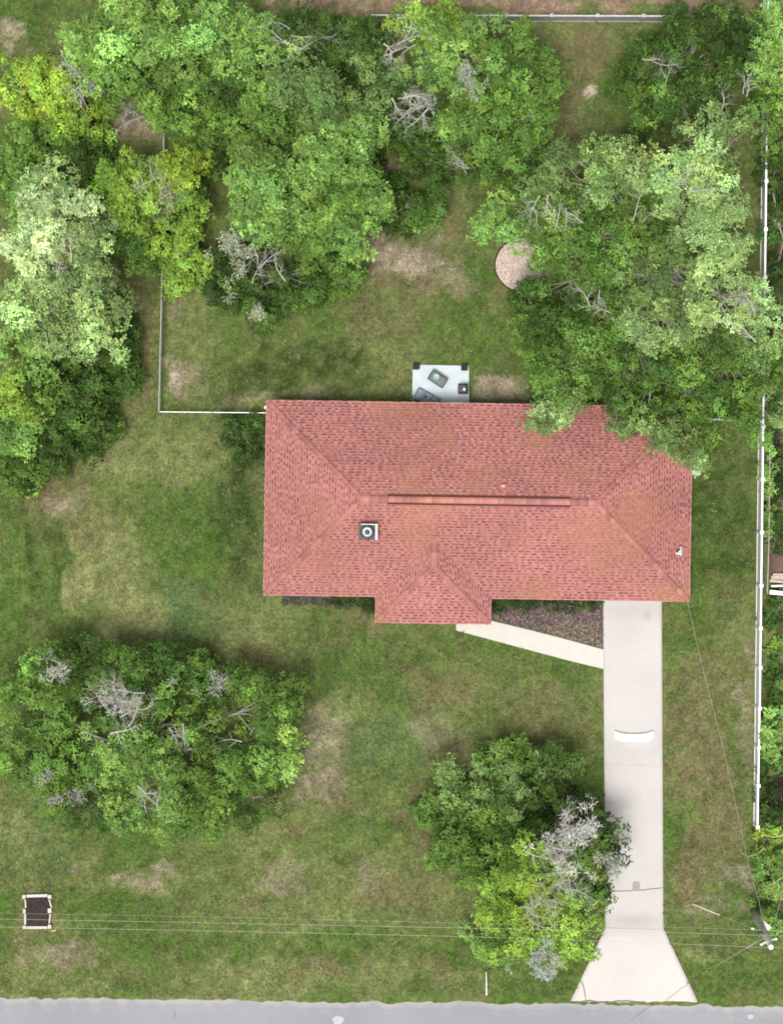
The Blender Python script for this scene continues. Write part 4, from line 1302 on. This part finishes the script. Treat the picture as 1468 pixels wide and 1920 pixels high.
GP = 'overhead lines along the street'
wire('power_line', 'overhead line nearest the street, running to the white insulator on the pole top', [(-900, 1719, 9.3), (0, 1738, 8.9), (430, 1746, 8.8), (870, 1756, 8.85), (1250, 1769, 9.1), (1445, 1777, 9.32), (2300, 1797, 9.0)], .0072, group=GP)
wire('power_line', 'middle overhead line crossing the front lawn above the square planter bed', [(-900, 1706, 8.7), (0, 1723, 8.2), (430, 1731, 8.1), (870, 1740, 8.1), (1250, 1748, 8.3), (1438, 1754, 8.55), (2300, 1768, 8.3)], .0072, group=GP)
wire('power_line', 'faintest overhead line, farthest from the street', [(-900, 1697, 8.0), (0, 1712, 7.3), (430, 1720, 7.2), (870, 1731, 7.2), (1250, 1738, 7.5), (1434, 1744, 7.9), (2300, 1752, 7.6)], .0045, group=GP)
mw = house.matrix_world
hpos = Vector((hc.x, hc.y, 0)) + Matrix.Rotation(R(-0.9), 3, 'Z') @ Vector((mp.x - .05, mp.y - .14, mz + .5))
P2 = [hpos, at(1291, 1140, 3.9), at(1312, 1235, 4.2), at(1334, 1320, 4.6), at(1358, 1415, 5.1), at(1383, 1530, 5.8), at(1405, 1635, 6.6), at(1422, 1690, 7.2), PB + on(.80)]
sd = tag(MB().tube([p - P2[0] for p in P2], .0065, 5).build('service_drop', M['cable']), 'sagging service cable from the roof corner to the utility pole', 'cable')
sd.location = P2[0]
gw = tag(empty('guy_wire', at(1298, 1695)), 'guy wire with a pale plastic guard anchored in the grass left of the pole', 'wire')
o1 = at(1298, 1695)
tgt = PB + on(.5) - o1
tgt = at(1412, 1742, 4.2) - o1
MB().tube([(0, 0, -.1), tgt], .009, 5).build('strand', M['cable'], gw)
MB().tube([tgt * .0 + Vector((0, 0, .02)), tgt * .44], .035, 8).build('guard', M['pvc'], gw)
MB().tube([tgt * .97, tgt], .05, 8).build('strain_insulator', M['porcelain'], gw)
gw2 = tag(empty('guy_wire', at(1340, 1812)), 'bare guy wire slanting from the pole down towards the street', 'wire')
o2 = at(1340, 1812)
t2 = PB + on(.72) - o2
MB().tube([(0, 0, -.1), t2 * .2, t2 * .6, t2], .013, 5).build('strand', M['cable'], gw2)
MB().tube([t2 * .62, t2 * .82], .035, 6).build('strain_insulator', M['galv'], gw2)
P3 = [PB + on(.86), at(1452, 1730, 7.4), at(1462, 1690, 6.6), at(1480, 1630, 6.0), at(1520, 1500, 5.0)]
nd = tag(MB().tube([p - P3[0] for p in P3], .011, 5).build('service_drop', M['cable']), 'short cable leaving the pole towards the upper right edge', 'cable')
nd.location = P3[0]

# ------------------------------------------------------------------ patio furniture
PZ = .14
tb = tag(empty('patio_table', at(820, 712) + Vector((0, 0, PZ)), R(-33)), 'small dark framed table in the middle of the patio slab', 'table')
MB().box((0, 0, .60), (.84, .50, .03), bev=.005).build('table_top', M['tabletop'], tb)
for c, s in (((0, .255, .605), (.94, .06, .06)), ((0, -.255, .605), (.94, .06, .06)), ((.44, 0, .605), (.06, .45, .06)), ((-.44, 0, .605), (.06, .45, .06))):
    MB().box(c, s, bev=.01).build('frame_rail', M['darkgrey'], tb)
for sx in (-1, 1):
    for sy in (-1, 1):
        MB().box((sx * .41, sy * .23, .29), (.05, .05, .58)).build('leg', M['darkgrey'], tb)
for u in (-.21, .0, .21):
    MB().box((u + .1, 0, .619), (.012, .43, .008)).build('slat_line', M['darkgrey'], tb)
pl = tag(MB().lathe((0, 0, 0), [(.10, 0), (.15, .01), (.165, .035), (.15, .03), (.02, .018)], 20).build('plate', M['teal'], None, True), 'pale teal dish lying on the small patio table', 'dish')
pl.location = tb.location + Matrix.Rotation(R(-33), 3, 'Z') @ Vector((-.13, .06, .616))

sofa = tag(empty('patio_lounge', at(800, 748) + Vector((0, 0, PZ)), R(-27)), 'blue-grey cushioned lounge tucked half under the back eave', 'lounge')
MB().box((0, 0, .17), (1.30, .66, .10), bev=.02).build('frame', M['darkgrey'], sofa)
for k in (-1, 0, 1):
    MB().box((k * .42, .02, .30), (.41, .60, .16), bev=.05).build('seat_cushion', M['cushion'], sofa)
MB().box((0, -.34, .46), (1.28, .14, .44), bev=.05).build('backrest', M['cushion'], sofa)
for sx in (-1, 1):
    for sy in (-1, 1):
        MB().box((sx * .58, sy * .27, .06), (.06, .06, .12)).build('leg', M['darkgrey'], sofa)
pw_ = tag(MB().box((0, 0, 0), (.42, .16, .34), bev=.06).build('pillow', M['pillow'], None, True), 'beige pillow at the left end of the blue-grey lounge', 'pillow')
pw_.location = at(776, 748, .6)
pw_.rotation_euler = (0, 0, R(-32))
bk = tag(MB().box((0, 0, 0), (.16, .09, .05), bev=.02).build('remote_box', M['dark'], None), 'small dark box lying on the blue-grey lounge cushion', 'box')
bk.location = at(798, 744, .55)
bk.rotation_euler = (0, 0, R(40))

gr = tag(empty('patio_chair', at(867, 730) + Vector((0, 0, PZ))), 'square black chair at the right side of the patio slab', 'chair')
MB().box((-.02, 0, .40), (.46, .46, .07), bev=.03).build('seat', M['dark'], gr)
MB().box((.23, 0, .60), (.07, .46, .44), bev=.02).build('backrest', M['dark'], gr)
for sy in (-1, 1):
    MB().box((.04, sy * .25, .60), (.44, .05, .05), bev=.015).build('arm', M['dark'], gr)
    for sx in (-1, 1):
        MB().box((sx * .22 + .01, sy * .24, .19), (.045, .045, .40)).build('leg', M['dark'], gr)
cu = tag(MB().lathe((0, 0, 0), [(.05, 0), (.062, .10), (.055, .10), (.045, .02)], 14).build('cup', M['porcelain'], None, True), 'white cup standing on the black patio chair', 'cup')
cu.location = gr.location + Vector((.07, -.03, .436))
for (x, y), lab in (((780, 688), 'dark brown square planter at the left back corner of the patio'), ((870, 690), 'dark brown square planter at the right back corner of the patio')):
    p = at(x, y)
    q = tag(empty('planter', (p.x, p.y, PZ)), lab, 'planter', 'planters on the patio corners')
    MB().add([(-.13, -.13, 0), (.13, -.13, 0), (.13, .13, 0), (-.13, .13, 0), (-.17, -.17, .42), (.17, -.17, .42), (.17, .17, .42), (-.17, .17, .42), (-.13, -.13, .42), (.13, -.13, .42), (.13, .13, .42), (-.13, .13, .42), (-.13, -.13, .34), (.13, -.13, .34), (.13, .13, .34), (-.13, .13, .34)],
             [(3, 2, 1, 0), (0, 1, 5, 4), (1, 2, 6, 5), (2, 3, 7, 6), (3, 0, 4, 7), (4, 5, 9, 8), (5, 6, 10, 9), (6, 7, 11, 10), (7, 4, 8, 11), (8, 9, 13, 12), (9, 10, 14, 13), (10, 11, 15, 14), (11, 8, 12, 15)]).build('pot', M['brownpot'], q)
    MB().box((0, 0, .35), (.25, .25, .03)).build('potting_soil', M['soil'], q)

# ------------------------------------------------------------------ square planter bed by the street
gb = tag(empty('raised_bed', at(71, 1707)), 'square pale-edged garden bed with dark soil in the front lawn', 'planter bed')
o3 = at(71, 1707)
MB().box((0, 0, .09), (1.30, 1.50, .22)).build('soil', M['soil'], gb)


def r3(x, y): return at(x, y) - o3


for x, y, w, h in ((47, 1680, .17, .20), (95, 1680, .19, .20), (48, 1707, .13, .22), (95, 1706, .20, .24), (48, 1737, .18, .17), (95, 1736, .17, .22)):
    p = r3(x, y)
    MB().box((p.x, p.y, .16), (w, h, .34), random.Random(x).uniform(-.08, .08), bev=.02).build('corner_block', M['block'], gb)
for x0, y0, x1, y1, w in ((52, 1679, 90, 1678, .15), (49, 1686, 50, 1701, .08), (49, 1713, 49, 1732, .10), (94, 1686, 98, 1700, .08), (96, 1713, 94, 1730, .08), (52, 1738, 90, 1738, .14)):
    p, q = r3(x0, y0), r3(x1, y1)
    c, dv = (p + q) / 2, q - p
    MB().box((c.x, c.y, .13), (dv.length + .04, w, .24), math.atan2(dv.y, dv.x), bev=.015).build('edge_board', M['block'], gb)
for k in range(26):
    rr = random.Random(k)
    p = Vector((rr.uniform(-.56, .56), rr.uniform(-.65, .65), .20))
    MB().lathe(p, [(.02, -.04), (rr.uniform(.05, .09), .0), (rr.uniform(.03, .05), .035), (.01, .05)], 6).build('soil_clod', M['soil'], gb)
hs_ = tag(MB().tube([(0, 0, .03), (.12, -.05, .05), (.2, -.02, .03), (.24, .05, .025)], .03, 6).build('hose_end', M['yellow']), 'small yellow hose end in the grass beside the garden bed', 'hose')
hs_.location = at(97, 1744)

# ------------------------------------------------------------------ things on the drive and lawn
# white curved panel lying on the concrete: 2 m wide, rounded towards the street, hollowed towards the house
def panel():
    W = 1.02
    n = 28
    mb = MB()
    prof = []
    for i in range(n + 1):
        u = -1 + 2 * i / n
        a = abs(u)
        bot = -.28 + (.34 * max(0, (a - .50) / .50) ** 2.3)
        topy = .155 + .19 * a ** 3
        if i in (0, n): bot += .03; topy -= .05
        prof.append((u * W, bot, topy))
    rows = [(0, .06), (0.12, .22), (.35, .33), (.7, .34), (1.0, .26)]
    for x, b0, t0 in prof:
        for f, z in rows:
            mb.v.append((x, b0 + (t0 - b0) * f, z * (1 - .12 * (abs(x) / W) ** 6)))
        mb.v.append((x, t0, .06)); mb.v.append((x, b0, .058))
    k = len(rows) + 2
    for i in range(n):
        for j in range(k):
            j2 = (j + 1) % k
            mb.f.append((i * k + j, (i + 1) * k + j, (i + 1) * k + j2, i * k + j2))
    mb.f.append(tuple(range(k)))
    mb.f.append(tuple(n * k + j for j in reversed(range(k))))
    o = mb.build('bumper_panel', M['whitepaint'], None, True)
    o.location = at(1187.5, 1381)
    return tag(o, 'glossy white curved bumper-like panel lying across the driveway', 'panel')


panel()
lid = MB()
c = at(1192, 1661)
lid.prism([(c.x - .19, c.y - .26), (c.x + .19, c.y - .26), (c.x + .19, c.y + .16), (c.x + .12, c.y + .24), (c.x - .12, c.y + .24), (c.x - .19, c.y + .16)], .05, .066)
tag(lid.build('meter_lid', M['meter']), 'grey arched utility lid set in the driveway at the crack', 'lid')
st = at(195, 777)
mb = MB().lathe((0, 0, 0), [(.10, -.03), (.17, .04), (.15, .12), (.07, .16)], 9)
o = tag(mb.build('stone', M['stone']), 'small pale stone in the grass beside the dark trees', 'stone')
o.location = st
sk = at(911, 1822)
o = tag(MB().tube([(0, 0, -.05), (.01, -.4, .28), (0, -1.1, .72)], [.03, .035, .045], 8).build('marker_stake', M['white']), 'thin white stake leaning towards the street under the mossy tree', 'stake')
o.location = sk
ac = tag(empty('condenser_unit', hl(1290, 876, 0) * 0 + Vector((*at(1296, 873)[:2], 0))), 'pale grey cooling unit peeking out under the right eave below the oak', 'cooling unit')
MB().box((0, 0, .42), (.78, .78, .74), bev=.05).build('cabinet', M['acm'], ac)
MB().box((0, 0, .025), (.95, .95, .07)).build('pad', M['block'], ac)
MB().lathe((0, 0, .79), [(.30, 0), (.31, .02), (.05, .03)], 20).build('fan_grille', M['acm'], ac)


# ------------------------------------------------------------------ mulch beds
def chips(name, label, poly, n, cols, seed, size=.09, z=.03, inside=None):
    rg = np.random.RandomState(seed)
    P = np.array([(p.x, p.y) for p in poly])
    lo, hi = P.min(0), P.max(0)
    Q = rg.uniform(lo, hi, (n * 3, 2))
    ok = np.zeros(len(Q), bool)
    j = len(P) - 1
    for i in range(len(P)):
        cnd = ((P[i, 1] > Q[:, 1]) != (P[j, 1] > Q[:, 1])) & (Q[:, 0] < (P[j, 0] - P[i, 0]) * (Q[:, 1] - P[i, 1]) / (P[j, 1] - P[i, 1] + 1e-12) + P[i, 0])
        ok ^= cnd
        j = i
    Q = Q[ok][:n]
    m = len(Q)
    K = np.concatenate([Q, rg.uniform(z, z + .04, (m, 1))], 1)
    cols = np.array(cols)
    tone = cols[rg.randint(0, len(cols), m)]
    Nn = rg.normal(size=(m, 3)) * .35 + np.array((0, 0, 1))
    Nn /= np.linalg.norm(Nn, axis=1, keepdims=True)
    V, F, C = leaves(rg, K, Nn, .03, tone, 2, size, size * .45)
    o = link(name, np_mesh(name, V, F, M['chip'], C))
    return tag(o, label, 'mulch', kind='stuff')


bedp = [at(x, y) for x, y in ((915, 1095), (1129, 1095), (1129, 1215), (1060, 1196), (1000, 1180), (915, 1160))]
tag(MB().prism([(p.x, p.y) for p in reversed(bedp)], -.02, .03).build('mulch_bed', mat('bed_soil', (.085, .060, .055), .95, .35, 9, .7)), kind='structure')
chips('mulch', 'dark purple-brown mulch between the house and the walkway', bedp, 5200, [(.13, .095, .09), (.19, .14, .135), (.09, .065, .06), (.26, .20, .19), (.055, .04, .035)], 61)
dry = [at(x, y) for x, y in ((1050, 1165), (1128, 1170), (1128, 1214), (1060, 1196), (1020, 1186))]
chips('dry_ground_cover', 'pale dry ground cover at the driveway end of the mulch bed', dry, 190, [(.22, .20, .13), (.17, .17, .09), (.26, .23, .17), (.12, .12, .07)], 62, .14, .05)
lb = [at(x, y) for x, y in ((530, 1095), (702, 1098), (702, 1139), (690, 1136), (676, 1141), (660, 1137), (640, 1142), (622, 1134), (600, 1138), (585, 1132), (560, 1136), (545, 1131), (530, 1135))]
tag(MB().prism([(p.x, p.y) for p in reversed(lb)], -.02, .022).build('flower_bed', mat('flower_bed_soil', (.06, .055, .045), .95, .35, 9, .7)), kind='structure')
chips('leaf_litter', 'brown leaf litter along the front wall left of the porch', lb, 1100, [(.07, .055, .045), (.045, .05, .03), (.12, .10, .075), (.05, .06, .03)], 63, .14)
ring = at(985, 497)
rb = tag(empty('tree_ring', ring), 'round dark-edged ring of pale wood chips under the oak', 'mulch ring')
rpts = [(1.6 * math.cos(q) * 1.0, 1.45 * math.sin(q), .05) for q in np.linspace(0, 2 * math.pi, 49)]
MB().tube(rpts, .045, 6, False).build('edging', M['edging'], rb)
MB().add([(x * .98, y * .98, .03) for x, y, z in rpts[:-1]], [tuple(range(48))]).build('chip_base', mat('chip_base', (.50, .41, .345), .95, .2, 9, .5), rb)
chips('wood_chips', 'pale wood chips inside the dark-edged ring', [Vector((ring.x + x * .95, ring.y + y * .95, 0)) for x, y, z in rpts[:-1]], 2200, [(.58, .48, .41), (.48, .39, .33), (.64, .54, .47), (.34, .26, .21)], 64, .10, .035)


# ------------------------------------------------------------------ grass: short tufts over the whole lawn
def build_grass():
    rg = np.random.RandomState(77)
    n = 110000
    x, y = rg.uniform(-20.9, 20.9, n), rg.uniform(-25.2, 27.2, n)
    px, py = x * PPM + 734, 960 - y * PPM
    keep = np.ones(n, bool)
    keep &= ~((px > 1128) & (px < 1246) & (py > 1110))
    keep &= ~((py > 1740) & (py < 1885) & (px > 1134 - (py - 1740) * .48) & (px < 1243 + (py - 1740) * .48))
    keep &= ~((px > 505) & (px < 1288) & (py > 765) & (py < 1112))
    keep &= ~((px > 768) & (px < 884) & (py > 680) & (py < 770))
    keep &= ~((px > 850) & (px < 1132) & (py > 1100) & (py < 1184 + np.clip(px - 860, 0, 400) * .262 + 3))
    keep &= ~((px > 530) & (px < 702) & (py > 1090) & (py < 1138))
    keep &= ~((px > 44) & (px < 98) & (py > 1678) & (py < 1740))
    keep &= ~(((px - 985) / 60) ** 2 + ((py - 497) / 54) ** 2 < 1)
    keep &= y > road_edge(x) + .02
    x, y = x[keep], y[keep]
    c = ground_col(x, y)
    lum = c.sum(1)
    k2 = rg.rand(len(x)) < np.clip(1.25 - (lum - .22) * 1.3, .25, 1)
    x, y, c = x[k2], y[k2], c[k2]
    m = len(x)
    straw = rg.rand(m) < (.05 + .16 * vnoise(x, y, 1.6, 78))
    c = np.where(straw[:, None], np.array((0.19, 0.175, 0.095)) * rg.uniform(.6, 1.2, (m, 1)), c * 1.05)
    K = np.stack([x, y, np.full(m, .015)], -1)
    Nn = rg.normal(size=(m, 3)) * .25 + np.array((0, 0, 1))
    Nn /= np.linalg.norm(Nn, axis=1, keepdims=True)
    V, F, C = leaves(rg, K, Nn, .06, c, 2, .17, .045)
    V[:, 2] = np.abs(V[:, 2]) + .004
    tag(link('grass', np_mesh('grass', V, F, M['grassblade'], C)), 'short patchy lawn grass over the whole yard', 'grass', kind='stuff')


build_grass()
print('LEAVES', sum(BUD))
